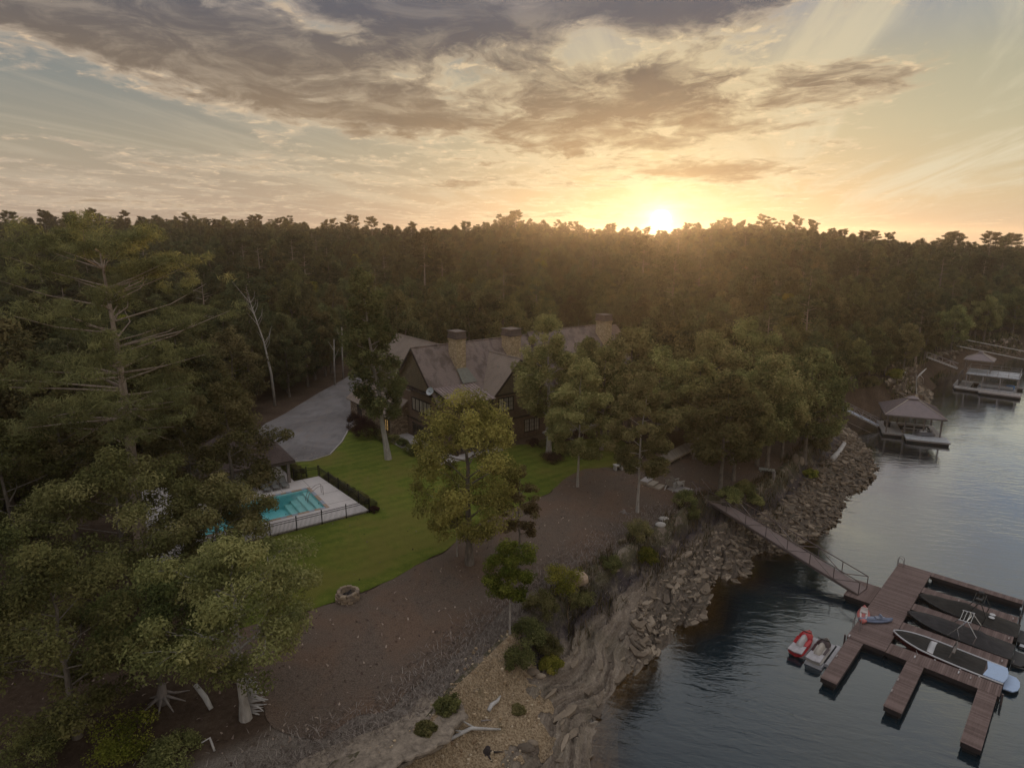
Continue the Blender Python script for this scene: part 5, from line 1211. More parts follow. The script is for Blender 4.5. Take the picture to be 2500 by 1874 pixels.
lk = thing('dock_locker', tuple((Matrix.Translation((57.7, 94.3, 0)) @ Matrix.Rotation(R(-23), 4, 'Z')) @ Vector((.9, 4.2, .6))), 'dark storage locker on the boathouse deck', 'locker', R(-23)); mb = MB(); mb.box((0, 0, .35), (.7, 1.6, .7)); mb.obj('box', TRIM, lk); mb = MB(); mb.slab([(-.38, -.84, .80), (.38, -.84, .74), (.38, .84, .74), (-.38, .84, .80)], .05); mb.obj('lid', CAPM, lk)
def walk(a, b, w, label, m_, rail=True, nb=6, h=1.0):
    a, b = Vector(a), Vector(b); d = b - a; hh = Vector((d.x, d.y, 0)).normalized(); s = Vector((-hh.y, hh.x, 0)); o = thing('gangway', a, label, 'gangway')
    mb = MB(); mb.box((a + b) / 2, (d.length, w, .1), rot=d.to_track_quat('X', 'Z').to_matrix()); child(mb.obj('deck', m_), o)
    for q in (-1, 1): mb = MB(); mb.bar(a + s * q * w / 2 - Vector((0, 0, .05)), b + s * q * w / 2 - Vector((0, 0, .05)), .07, .2); child(mb.obj('side_beam', simple('pale_beam', (.50, .48, .46), .5, .3)), o)
    if rail:
        for q in (-1, 1):
            o3 = s * q * w / 2; up = Vector((0, 0, h)); mb = MB(); mb.bar(a + o3 + up, b + o3 + up, .07); child(mb.obj('handrail', ALU), o)
            for k in range(nb):
                p0 = a + d * (k / nb) + o3; p1 = a + d * ((k + 1) / nb) + o3; mb = MB(); mb.bar(p0, p0 + up, .06); child(mb.obj('rail_post', ALU), o); mb = MB(); mb.bar(p0 + up if k % 2 else p0, p1 if k % 2 else p1 + up, .06); child(mb.obj('rail_brace', ALU), o)
    return o
walk((52.6, 101.6, 3.6), (58.6, 97.4, .75), 1.2, 'pale aluminium gangway with trussed rails down to the boathouse', simple('pale_blue_grey_tread', (.38, .41, .50), .7))
rope([S(2046, 1018, .3), Vector((55, 92, .9)), Vector((58.6, 95.4, .55))], 'thin cable running from the point to the boathouse', .02)
# farther two-level dock
fd = thing('two_level_dock', (91.8, 125.4, 0), 'two-level boat dock with a roof deck and small hipped pavilion, farther up the cove', 'boat dock', R(-41))
flat(fd, -1.6, 9.2, -2.2, -.2, .6, PALEDECK); flat(fd, -2.0, .9, -.18, 6.6, .6, PALEDECK); flat(fd, .95, 9.2, 5.7, 6.6, .6, PALEDECK); flat(fd, 2.6, 9.2, -3.6, -2.25, .6, simple('brownish_deck', (.36, .31, .29), .85))
mb = MB(); mb.box((4.2, 3.2, 3.3), (8.6, 7.0, .16)); mb.obj('upper_deck', SNOWY, fd); mb = MB(); mb.box((4.2, 3.2, 3.14), (8.5, 6.9, .15)); mb.obj('upper_deck_frame', TIMB, fd)
for x in (.1, 2.8, 5.6, 8.3):
    for y in (-.1, 6.4): mb = MB(); mb.box((x, y, 1.85), (.16, .16, 2.6)); mb.obj('post', ALU, fd)
mb = MB()
for a, b in (((.0, -.25), (8.4, -.25)), ((8.4, -.25), (8.4, 6.6)), ((8.4, 6.6), (0, 6.6)), ((0, 6.6), (0, -.25))):
    for z in (3.75, 4.35): mb.bar((*a, z), (*b, z), .05)
    for k in range(6): mb.box((a[0] + (b[0] - a[0]) * k / 5, a[1] + (b[1] - a[1]) * k / 5, 3.87), (.06, .06, 1.0))
mb.obj('upper_railing', ALU, fd)
hip(fd, -1.0, 4.0, 1.6, 6.4, 5.9, 7.1, BHROOF, True, False)
for x in (-.6, 3.6):
    for y in (2.0, 6.0): mb = MB(); mb.box((x, y, 4.6), (.14, .14, 2.5)); mb.obj('roof_post', TIMB, fd)
mb = MB(); mb.box((-1.1, 2.6, 2.0), (.12, 5.6, 2.6)); mb.obj('screen_wall', simple('brown_grey_panel', (.17, .145, .135), .85), fd)
FDM = Matrix.Translation((91.8, 125.4, 0)) @ Matrix.Rotation(R(-41), 4, 'Z')
pb = thing('pontoon_boat', tuple(FDM @ Vector((5.0, 2.6, .1))), 'pale pontoon boat with railings and a blue cover, inside the two-level dock', 'pontoon boat', R(-41))
for s in (-.95, .95): mb = MB(); mb.tube([(-3.0, s, .2), (2.6, s, .2), (3.2, s, .38)], .3, 10); mb.obj('pontoon', simple('brushed_pontoon', (.5, .5, .52), .35, .6), pb)
mb = MB(); mb.box((0, 0, .6), (6.0, 2.4, .1)); mb.obj('deck', WHITE, pb)
mb = MB()
for s in (-1.15, 1.15): mb.box((0, s, 1.0), (5.4, .05, .55))
mb.box((-2.75, 0, 1.0), (.05, 2.3, .55)); mb.obj('side_panel', simple('silver_panel', (.55, .55, .57), .4, .3), pb)
mb = MB(); mb.box((2.1, 0, 1.0), (1.5, 2.0, .45), taper=.85); mb.obj('cover', simple('blue_tarp', (.06, .22, .50), .7), pb); mb = MB(); mb.box((-.6, .5, 1.1), (1.4, .7, .6), taper=.9); mb.obj('seat', PALESEAT, pb)
walk((88.6, 133.5, 5.2), (93.0, 129.8, 3.45), .9, 'narrow grey walkway from the bank to the upper deck of the far dock', simple('grey_walk', (.42, .38, .38), .8), True, 4)
walk((104.5, 147.0, 5.3), (126.0, 149.5, 1.0), .8, 'long pale gangway crossing the bank behind the far dock', simple('grey_walk_b', (.40, .36, .34), .8), False)
walk((106.5, 153.5, 6.6), (128.0, 156.5, 2.4), .7, 'thin dark gangway above the long pale one on the far bank', simple('grey_walk_c', (.24, .21, .21), .8), False)
# ------------------------------------------------------------------ trees of the yard and bank, each with its own shape
def top_h(b, v): return EYE + (580 - v) / 1590 * b.y - b.z
def yard_tree(u, v, vt, rad, seed, label, leaf=None, bark=None, name='hardwood_tree', group=None, per=230, size=.23, **kw):
    b = S(u, v); H = top_h(b, vt); args = dict(cb=.22, nl=14, fill=26, clr=(.14, .24), asp=.5, droop=.15); args.update(kw)
    return tree_thing(name, b, broadleaf(seed, H, args.pop('cb'), rad, per=per, size=size, **args), leaf or LEAF, bark or BARK, label, 'tree', group, 0)
# the tall pine at the left
b = S(352, 1350); H = top_h(b, 590)
tk, br, lf = pine(11, H, .40, 8.2, nw=19, per=52, size=.50, r0=.50, open_=.12, asp=.10, tuft=(.055, .11), dead=8, per_tip=13)
tree_thing('pine_tree', b, (tk, br, lf), NEEDLE, BARK_PINE, 'very tall pine with a pale scaly trunk and spreading tufted branches at the far left', 'tree')
yard_tree(582, 1325, 935, 4.3, 21, 'narrow leafy hardwood standing beside the pool and pavilion', cb=.12, per=250, size=.22)
yard_tree(320, 1480, 1120, 5.4, 22, 'large spreading oak with drooping olive foliage left of the pool', cb=.2, nl=16, fill=34, per=260, size=.21, flat=.65, droop=.3, bare=.1)
yard_tree(545, 1440, 1200, 4.4, 23, 'leafy oak whose branches overhang the near corner of the pool', cb=.22, per=250, size=.2, droop=.3, bare=.1)
yard_tree(600, 1752, 1385, 4.9, 24, 'broad oak leaning over the mulch with a pale trunk and splintered roots', cb=.30, nl=16, fill=30, per=280, size=.17, droop=.3, flat=.6, bark=BARK_PALE, r0=.26)
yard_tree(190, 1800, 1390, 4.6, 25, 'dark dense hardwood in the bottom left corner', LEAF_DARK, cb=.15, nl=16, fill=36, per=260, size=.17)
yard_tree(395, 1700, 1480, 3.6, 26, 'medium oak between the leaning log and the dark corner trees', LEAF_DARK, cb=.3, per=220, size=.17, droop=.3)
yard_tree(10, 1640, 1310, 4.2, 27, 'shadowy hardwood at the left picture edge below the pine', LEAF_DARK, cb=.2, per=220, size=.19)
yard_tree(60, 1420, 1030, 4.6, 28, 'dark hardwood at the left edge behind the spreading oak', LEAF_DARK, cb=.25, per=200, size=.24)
yard_tree(190, 1330, 960, 4.6, 29, 'olive hardwood growing close to the left of the tall pine', cb=.18, per=220, size=.24)
yard_tree(480, 1290, 900, 4.4, 30, 'olive hardwood just right of the tall pine trunk', cb=.18, per=220, size=.24)
yard_tree(1146, 1376, 960, 4.6, 31, 'full round hardwood standing alone where lawn meets mulch in the centre', leaf=LEAF_GOLD, cb=.16, nl=18, fill=80, per=230, size=.20, r0=.30, clr=(.12, .24), flat=.9, profile=.42, bare=.12)
yard_tree(1267, 1392, 1165, 1.75, 32, 'thin russet-leaved young tree on the mulch right of the central tree', LEAF_RED, cb=.33, nl=10, fill=12, per=60, size=.22, r0=.11, clr=(.16, .28))
yard_tree(1245, 1552, 1388, 1.75, 33, 'small bright green tree with a thin pale trunk above the bank', LEAF_YEL, BARK_PALE, cb=.42, nl=11, fill=16, per=230, size=.14, r0=.075, clr=(.22, .34))
yard_tree(1116, 1358, 1270, .9, 34, 'slim sapling with a pale stem just left of the central tree', LEAF, BARK_PALE, cb=.45, nl=7, fill=6, per=60, size=.18, r0=.06)
yard_tree(948, 1121, 645, 3.2, 35, 'tall narrow hardwood with a pale trunk on the lawn in front of the lodge', cb=.22, nl=20, fill=90, per=170, size=.30, flat=.95, r0=.33, bark=BARK_PALE, clr=(.18, .30), lean=(-.09, 0))
yard_tree(1340, 1108, 770, 4.4, 36, 'tall olive hardwood in front of the lodge between its two chimneys', cb=.22, per=190, size=.3, fill=70, flat=.95, bark=BARK_PALE)
yard_tree(1410, 1188, 880, 3.7, 37, 'slender-trunked hardwood on the lawn edge before the right wing of the lodge', cb=.2, per=220, size=.27, fill=44, bark=BARK_PALE, r0=.13)
yard_tree(1556, 1250, 915, 3.3, 38, 'hardwood with a pale forked trunk on the mulch above the bank', cb=.25, per=220, size=.25, fill=44, bark=BARK_PALE, r0=.15)
# the grove between lodge and point: four shapes with parts, copied
grove = []
for k, (sd, H, cb, r_) in enumerate(((51, 14, .26, 4.6), (52, 12.5, .24, 4.3), (53, 15.5, .30, 4.9), (54, 11, .30, 3.6))):
    grove.append((broadleaf(sd, H, cb, r_, nl=14, fill=60, per=140, size=.30, clr=(.15, .24), droop=.2, flat=.95), H))
gspec = [(1468, 1098, 850, 0, 'rounded hardwood before the right wing of the lodge, left of the grove'), (1535, 1078, 800, 1, 'broad hardwood at the far right end of the lodge'), (1600, 1092, 850, 2, 'spreading hardwood behind the boardwalk at its left end'),
         (1650, 1052, 780, 0, 'tall round hardwood in the grove behind the middle of the boardwalk'), (1722, 1072, 810, 1, 'full hardwood in the grove right of the boardwalk end'), (1757, 1208, 925, 3, 'small dark-trunked tree leaning on the slope above the gangway'),
         (1790, 1172, 930, 3, 'small tree with a short pale trunk right of the leaning one'), (1800, 1045, 775, 2, 'large spreading hardwood in the middle of the grove above the point'), (1848, 1137, 880, 1, 'hardwood with a curved pale trunk near the stone bench'),
         (1872, 1145, 870, 0, 'dark-trunked hardwood standing behind the stone bench slab'), (1908, 1118, 900, 3, 'thin dark tree between the stone bench and the shore rocks'), (1962, 1128, 850, 1, 'dark-trunked hardwood at the top of the rocky point'),
         (1900, 1030, 800, 2, 'broad hardwood at the back of the grove above the cove'), (1985, 1052, 850, 3, 'low spreading tree at the cove end of the grove'), (1430, 1062, 830, 3, 'small hardwood tucked against the lodge wall'), (1695, 1120, 880, 3, 'slim hardwood just right of the boardwalk')]
src = {}
rg = random.Random(9)
for u, v, vt, k, lab in gspec:
    b = S(u, v); want = top_h(b, vt); sc = want / grove[k][1]
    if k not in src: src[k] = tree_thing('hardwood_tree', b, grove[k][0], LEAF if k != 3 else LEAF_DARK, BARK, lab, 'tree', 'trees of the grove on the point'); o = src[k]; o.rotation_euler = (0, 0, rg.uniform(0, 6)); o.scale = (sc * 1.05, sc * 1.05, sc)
    else: copy_tree(src[k], b, rg.uniform(0, 6), sc, lab)
# bare dead tree beyond the driveway
b = S(672, 990); H = top_h(b, 722); dt = thing('dead_tree', b, 'tall bare dead tree with thin pale forked branches beyond the driveway', 'tree')
rs = np.random.RandomState(4); mb = MB(); lean = Vector((-2.6, .0, 0)) / H
mb.tube([(0, 0, -.5), (-.2, 0, H * .3), (-.9, 0, H * .6), (-2.6, 0, H)], [.24, .18, .12, .03], 8); mb.obj('trunk', BARK_PALE, dt, smooth=True)
mb = MB()
for k in range(16):
    z = H * rs.uniform(.5, .95); x0 = np.interp(z, [0, H * .3, H * .6, H], [0, -.2, -.9, -2.6]); a = rs.uniform(0, 6.28); L = rs.uniform(1.2, 3.4)
    mb.tube([(x0, 0, z), (x0 + math.cos(a) * L * .35, math.sin(a) * L * .35, z + L * .5), (x0 + math.cos(a) * L * .6 - .3, math.sin(a) * L * .6, z + L * 1.0)], [.05, .035, .012], 4, False)
mb.obj('branches', BARK_PALE, dt)
for u, v, vt, nm in ((612, 960, 805, 'bare pale trunk standing at the forest edge left of the dead tree'), (838, 925, 800, 'slim pale trunk at the upper driveway edge'), (818, 940, 830, 'thinner pale trunk left of the slim one by the upper driveway')):
    b = S(u, v); H = top_h(b, vt); o = thing('tree_trunk', b, nm, 'tree'); mb = MB(); mb.tube([(0, 0, -.4), (.1, 0, H * .5), (.3, .1, H)], [.17, .13, .06], 7); mb.obj('trunk', BARK_PALE, o, smooth=True); mb = MB(); mb.tube([(.1, 0, H * .55), (1.0, .2, H * .8)], [.05, .02], 4); mb.tube([(.2, 0, H * .75), (-.8, .3, H * .95)], [.05, .02], 4); mb.obj('limbs', BARK_PALE, o)

# ------------------------------------------------------------------ shrubs
def bush_mesh(seed, r_, h, per=130, n=34, size=.13, flat=.8, dome=True):
    rs = np.random.RandomState(seed); cen = []; 
    for k in range(n):
        a = rs.uniform(0, 6.28); q = math.sqrt(rs.rand()); z = math.sqrt(max(0, 1 - q * q)) * rs.uniform(.55, 1.0) if dome else rs.uniform(.15, 1)
        cen.append((math.cos(a) * q * r_ * .85, math.sin(a) * q * r_ * .85, .12 * h + z * h * .8))
    V, F, T = leaves(rs, cen, [r_ * .32] * n, per, size, asp=.55, flat=flat); return V, F, T
bush_cache = {}
def shrub(p, r_, h, label, leaf=None, seed=0, size=.13, name='shrub', group=None, cat='shrub', per=110, dome=True):
    o = thing(name, p, label, cat, rg.uniform(0, 6), group); key = (seed, round(r_, 2), round(h, 2), leaf.name if leaf else '')
    if key not in bush_cache:
        V, F, T = bush_mesh(seed, r_, h, per=per, size=size, dome=dome); mb = MB()
        for k in range(5): a = k * 1.26; mb.tube([(0, 0, -.15), (math.cos(a) * r_ * .3, math.sin(a) * r_ * .3, h * .6)], [.035, .012], 4)
        bush_cache[key] = (np_mesh('foliage', V, F, leaf or LEAF_DARK, {'tint': T}), mb.mesh('stems', BARK))
    link('foliage', bush_cache[key][0], o); link('stems', bush_cache[key][1], o); return o
shrub(S(893, 1066), 1.95, 2.9, 'big round burgundy bush at the bend of the driveway by the lodge', BURG, 1, .12, per=260)
shrub(S(868, 1046), 1.3, 2.4, 'smaller burgundy bush behind the big round one', BURG, 2, .12, per=160)
FND = [(925, 1066), (938, 1076), (963, 1080), (984, 1092), (1002, 1104), (1018, 1109), (1034, 1119)]
for k, (u, v) in enumerate(FND): shrub(S(u, v), .85 + .1 * (k % 3), 1.1 + .12 * (k % 2), ['clipped green shrub beside the burgundy bush', 'low shrub left of the pale lawn tree trunk', 'rounded shrub right of the pale lawn tree trunk', 'rounded shrub before the lodge corner', 'shrub along the terrace below the lodge windows', 'shrub at the terrace edge, second from the central tree', 'shrub at the terrace edge nearest the central tree'][k], LEAF_DARK, 3 + k % 3, .11, group='foundation shrubs along the lodge')
for k, (u, v, r_, lf_) in enumerate(((1300, 1088, .9, BURG), (1335, 1092, 1.0, LEAF_DARK), (1378, 1074, .9, BURG), (1415, 1068, 1.1, BURG), (1455, 1058, 1.0, LEAF_DARK), (1345, 1125, 1.5, BURG))): shrub(S(u, v), r_, 1.1, ['reddish shrub under the lower lodge windows', 'green shrub at the left end of the patio', 'reddish shrub below the patio edge', 'larger reddish shrub below the middle of the patio', 'green shrub at the right end of the patio', 'low reddish shrub spreading on the lawn before the patio'][k], lf_, 7 + k % 2, .11)
for k in range(8): shrub(PL(-.85 + .13 * (1 + 1.25 * k), 1.1 + 1.3 * k, 5.02), .5 + .07 * (k % 3), .75, 'low shrub along the outside of the right pool fence, ' + ['first from the lawn corner', 'second from the lawn corner', 'third from the lawn corner', 'fourth from the lawn corner', 'fourth from the gate', 'third from the gate', 'second from the gate', 'first from the gate'][k], LEAF if k % 3 == 1 else LEAF_DARK, 11 + k % 2, .09, group='shrubs along the pool fence', per=70)
shrub(PL(-.35, -.1, 5.0), .6, .5, 'low reddish shrub outside the fence corner on the lawn', BURG, 13, .09, per=70)
for k in range(5): shrub(PL(2.75 + .1 * k, 12.2 + 1.15 * k, 5.0), .7, 1.35, 'dark hedge shrub beside the pavilion, ' + ['nearest the gate', 'second from the gate', 'third from the gate', 'fourth from the gate', 'farthest from the gate'][k], LEAF_DARK, 14 + k % 2, .1, group='hedge beside the pavilion')
BSH = [(1290, 1575, 1.3, 1.6, LEAF, 'olive shrub on the bank below the bright green tree'), (1375, 1455, 1.5, 2.0, LEAF_YEL, 'bright green shrub left of the pale boulder'), (1262, 1625, 1.2, 1.3, LEAF_DARK, 'dark shrub on the bank above the sandy patch'), (1340, 1600, 1.1, 1.3, LEAF_DARK, 'dark shrub at the edge of the rock shelf below the olive one'), (1345, 1640, .8, .7, LEAF_YEL, 'low yellow-green shrub just above the rock shelf'),
       (1415, 1480, 1.3, 1.4, LEAF, 'olive shrub below the pale boulder'), (1320, 1500, 1.3, 1.8, LEAF, 'olive shrub right of the bright green tree crown'), (1558, 1318, 1.3, 1.6, LEAF, 'green shrub on the bank between boulder and gangway'), (1575, 1365, 1.1, 1.0, LEAF_YEL, 'yellow-green shrub at the top of the rock shelf'), (1490, 1395, .9, .9, LEAF_DARK, 'low dark shrub on the bank right of the boulder'),
       (1672, 1236, 1.25, 1.7, LEAF_DARK, 'dark shrub hiding the upper end of the gangway'), (1690, 1265, .9, 1.0, LEAF_DARK, 'low dark shrub under the upper end of the gangway'), (1780, 1228, 1.3, 1.1, LEAF, 'brushy shrub on the bank right of the gangway top'), (1815, 1205, 1.2, 1.1, LEAF_DARK, 'brushy shrub below the leaning tree'), (1838, 1228, 1.0, .9, LEAF, 'brushy shrub at the top of the slab rocks'),
       (1995, 1110, 1.7, 3.2, LEAF, 'tall bushy shrub at the water end of the point'), (2020, 1078, 1.6, 3.0, LEAF_YEL, 'bright green bushy shrub overhanging the cove'), (1976, 1168, .9, .8, LEAF_YEL, 'small green bush growing among the slabs of the point'), (1040, 1790, .6, .45, LEAF_DARK, 'low dark shrub under the rock ledge'), (1092, 1738, .75, .55, LEAF_DARK, 'dark shrub between the ledge and the sand'), (1262, 1738, .5, .35, LEAF, 'small green tuft on the sandy patch'),
       (300, 1838, 1.8, 1.5, LEAF_YEL, 'yellowish brush in the bottom left foreground'), (420, 1848, 1.4, .9, LEAF, 'twiggy brush at the bottom left beside the fallen log'), (90, 1860, 1.6, 1.6, LEAF_DARK, 'dark brush in the bottom left corner'), (2120, 965, 1.6, 2.0, LEAF, 'shrub at the edge of the rocks behind the boathouse'), (2180, 945, 1.5, 1.8, LEAF_YEL, 'light green shrub above the driftwood across the cove')]
for k, (u, v, r_, h, lf_, lab) in enumerate(BSH):
    p = S(u, v); p.z = max(p.z, shelf_z(p.x, p.y) - .05); shrub(p, r_, h, lab, lf_, 20 + k, .12 if p.y < 60 else .18, per=120, dome=(k % 2 == 0))

# ------------------------------------------------------------------ rocks
ROCKM = [simple('shale_slab', c, .9, 0, .3, 2.2, .5, 12) for c in ((.185, .145, .108), (.245, .195, .145), (.135, .108, .084), (.31, .25, .19))]
def slab_geo(rs, L, W, T, n=6):
    a0 = rs.uniform(0, 6.28); pts = []
    for k in range(n): a = a0 + 2 * math.pi * (k + rs.uniform(-.3, .3)) / n; q = rs.uniform(.72, 1.05); pts.append((math.cos(a) * L * .5 * q, math.sin(a) * W * .5 * q))
    tz = [T * rs.uniform(.75, 1.1) for _ in range(n)]
    vs = [(x * 1.06, y * 1.06, -T * .6) for x, y in pts] + [(x, y, z * .5) for (x, y), z in zip(pts, tz)] + [(x * .95 + .01, y * .95, z * .58) for (x, y), z in zip(pts, tz)]
    fs = [tuple(range(n))[::-1], tuple(range(2 * n, 3 * n))] + [(i, (i + 1) % n, n + (i + 1) % n, n + i) for i in range(n)] + [(n + i, n + (i + 1) % n, 2 * n + (i + 1) % n, 2 * n + i) for i in range(n)]
    return vs, fs
rs = np.random.RandomState(77); slabs = []
xs_, ys_ = rs.uniform(-8, 60, 60000), rs.uniform(26, 100, 60000)
t_s = sdist(xs_, ys_, shore); t_b = sdist(xs_, ys_, bank); tt = np.clip(t_s / np.maximum(t_s - t_b, 1e-6), 0, 1); us_ = 1250 + 1590 * xs_ / ys_
point = (us_ > 1850) & (tt > -.05) & (tt < .72) & (t_s > -.5); midz = (us_ > 1600) & (us_ < 1850) & (ys_ < 64) & (tt < .62) & (t_s > -.2); lo = (us_ > 1380) & (us_ <= 1640) & (ys_ < 52) & (tt < .5) & (t_s > -.2)
hi = (t_s > 0) & (tt > .62) & (tt < .9) & (us_ > 1250)
prob = np.where(point, .38, np.where(midz, .34, np.where(lo, .035, np.where(hi, .06, 0))))
sel = rs.rand(60000) < np.where(point | midz, prob * 1.9, prob * .5)
for x, y, pz, mz, lz in zip(xs_[sel], ys_[sel], point[sel], midz[sel], lo[sel]):
    q = rs.rand(); L = .26 + 1.0 * q ** 3.4; 
    if not pz and not mz and not lz: L = .12 + .5 * q ** 3
    if mz: L = .24 + .95 * q ** 5
    if lz: L = .4 + 1.1 * q ** 2
    slabs.append((L / math.hypot(x, y), x, y, L, pz, mz))
slabs.sort(reverse=True); slab_mesh = []
for k in range(14):
    vs, fs = slab_geo(rs, 1.0, rs.uniform(.42, .75), rs.uniform(.08, .17), rs.randint(4, 6)); mb = MB(); mb.add(vs, fs); slab_mesh.append(mb.mesh('stone_slab', ROCKM[k % 4]))
rub = MB()
for i, (_, x, y, L, pz, mz) in enumerate(slabs):
    z = shelf_z(x, y) + rs.uniform(.04, .20) * L ** .5; dip = rs.normal(.30, .26); az_ = (R(150) if pz else R(-35)) + rs.normal() * .55
    rot = Euler((dip, rs.normal() * .16, 0)).to_matrix(); rot = Matrix.Rotation(az_, 3, 'Z') @ rot @ Matrix.Rotation(rs.uniform(0, 6.28), 3, 'Z')
    if i < 290:
        o = link('stone_slab', slab_mesh[i % 14]); o.location = (x, y, z); o.rotation_euler = rot.to_euler(); o.scale = (L, L * rs.uniform(.8, 1.2), L * rs.uniform(.8, 1.5))
        g = 'slabs on the rocky point' if pz else ('slabs on the rock shelf by the gangway' if mz else 'scattered slabs on the near rock shelf')
        lb = ('flat tilted shale slab lying among broken rock on the point' if pz else ('flat shale slab in the broken rock near the gangway' if mz else 'loose angular slab lying on the layered rock shelf')); tag(o, lb, 'stone slab', g)
    else:
        vs, fs = slab_geo(rs, L * 1.25, L * rs.uniform(.4, .8), L * rs.uniform(.12, .26), rs.randint(4, 6)); rub.cur = i % 4; rub.add([rot @ Vector(p) + Vector((x, y, z)) for p in vs], fs)
o = rub.obj('rock_rubble', ROCKM); tag(o, kind='stuff')
# long thin plates of shale set along the strike of the shelf, standing proud of it like broken steps
rp = np.random.RandomState(91); xs_, ys_ = rp.uniform(-8, 30, 26000), rp.uniform(26, 66, 26000)
t_s = sdist(xs_, ys_, shore); t_b = sdist(xs_, ys_, bank); tt = np.clip(t_s / np.maximum(t_s - t_b, 1e-6), 0, 1)
sel = (t_s > -.2) & (tt < .60) & (sdist(xs_, ys_, sand_poly) < -.4) & (rp.rand(26000) < .042 * (1.15 - tt) * np.where(1250 + 1590 * xs_ / ys_ > 1600, 1.5, 1.0))
plates = []
for x, y in zip(xs_[sel], ys_[sel]):
    L = .4 + 1.9 * rp.rand() ** 2.6; plates.append((L / math.hypot(x, y), x, y, L))
plates.sort(reverse=True); pm = []
for k in range(10):
    n = rp.randint(6, 9); pts = []
    for i in range(n): a = 2 * math.pi * (i + rp.uniform(-.3, .3)) / n; pts.append((.5 * math.cos(a) * rp.uniform(.8, 1.1), .13 * math.sin(a) * rp.uniform(.65, 1.25)))
    mb = MB(); mb.prism(pts, -.09, [.035 * rp.uniform(.7, 1.3) for _ in pts]); pm.append((mb, mb.mesh('shale_plate', ROCKM[k % 4])))
rest_p = MB()
for i, (_, x, y, L) in enumerate(plates):
    z = shelf_z(x, y) + rp.uniform(-.03, .06); rot = Matrix.Rotation(R(58) + rp.normal() * .2, 3, 'Z') @ Euler((rp.normal(.16, .12), rp.normal() * .07, 0)).to_matrix()
    if i < 170:
        o = link('shale_plate', pm[i % 10][1]); o.location = (x, y, z); o.rotation_euler = rot.to_euler(); o.scale = (L, L * rp.uniform(.7, 1.4), L * rp.uniform(.7, 1.2)); tag(o, 'long thin shale plate broken along the layers of the shelf beside the water', 'shale plate', 'shale plates of the near rock shelf')
    else:
        rest_p.cur = i % 4; src_ = pm[i % 10][0]; rest_p.add([rot @ (Vector(p) * L) + Vector((x, y, z)) for p in src_.v], src_.f)
if rest_p.v: o = rest_p.obj('shale_rubble', ROCKM); tag(o, kind='stuff')
# far shores: joined rubble
far = MB(); xs_, ys_ = rs.uniform(40, 135, 30000), rs.uniform(92, 190, 30000); t_s = sdist(xs_, ys_, shore); t_b = sdist(xs_, ys_, bank)
sel = (t_s > -.3) & (t_b < 7) & (rs.rand(30000) < np.where(t_b < .3, .6, .12 * np.exp(-t_b / 3.0)))
zz_ = height(xs_, ys_)
for i, (x, y, z) in enumerate(zip(xs_[sel], ys_[sel], zz_[sel])):
    L = rs.uniform(.4, 1.7) ; vs, fs = slab_geo(rs, L, L * .65, L * .3, 5); rot = Matrix.Rotation(rs.uniform(0, 6.28), 3, 'Z') @ Euler((rs.normal() * .35, rs.normal() * .3, 0)).to_matrix(); far.cur = i % 4; far.add([rot @ Vector(p) + Vector((x, y, z + .1)) for p in vs], fs)
o = far.obj('far_shore_rubble', ROCKM); tag(o, kind='stuff')
def boulder(u, v, r_, label, m_, seed, sq=(1, .8, .75)):
    p = S(u, v); p.z = max(p.z, shelf_z(p.x, p.y)); rs2 = np.random.RandomState(seed); mb = MB(); n, m2 = 12, 8; k0 = [(rs2.normal(size=3), rs2.uniform(.72, .95)) for _ in range(9)]
    k0 = [(d / np.linalg.norm(d), c) for d, c in k0]; rings = []
    for i in range(m2 + 1):
        t = -math.pi / 2 + math.pi * i / m2; ring = []
        for k in range(n):
            d = np.array([math.cos(t) * math.cos(2 * math.pi * k / n), math.cos(t) * math.sin(2 * math.pi * k / n), math.sin(t)]); rr_ = 1.0
            for nn, c in k0:
                e_ = d @ nn
                if e_ > .05: rr_ = min(rr_, c / e_)
            ring.append(tuple(d * rr_ * r_ * np.array(sq)))
        rings.append(ring)
    mb.loft(rings, False, False); o = mb.obj('boulder', m_); o.location = (p.x, p.y, p.z + r_ * sq[2] * .45); tag(o, label, 'boulder'); return o
boulder(1412, 1428, .85, 'pale tan boulder perched on the bank beside the bright shrub', simple('pale_tan_boulder', (.42, .31, .225), .9, 0, .2, 3, .5), 5)
boulder(1385, 1425, .4, 'small pale stone left of the tan boulder', ROCKM[3], 6)
for k, (u, v, r_, lab) in enumerate(((1300, 1648, .5, 'grey stone at the top of the sandy patch'), (1318, 1660, .4, 'darker stone right of the grey one above the sand'), (1285, 1835, .55, 'tan stone at the lower edge of the sandy patch'), (1298, 1822, .4, 'small tan stone beside the larger one below the sand'), (1620, 1270, .55, 'white stone on the mulch slope above the bank'), (1612, 1288, .5, 'second white stone just below the first on the slope'), (1535, 1310, .4, 'pale broken rock on the bank edge'), (1520, 1322, .5, 'pale rock lying in dry grass on the bank'), (1940, 1130, .7, 'upright grey rock by the dark-trunked tree on the point'), (1955, 1132, .6, 'leaning grey rock right of the upright one'))): boulder(u, v, r_, lab, ROCKM[(k * 3) % 4] if k != 4 and k != 5 else simple('white_quartz_stone', (.5, .47, .44), .9), 30 + k, (1, .6, .5) if k < 8 else (.7, .35, 1.1))
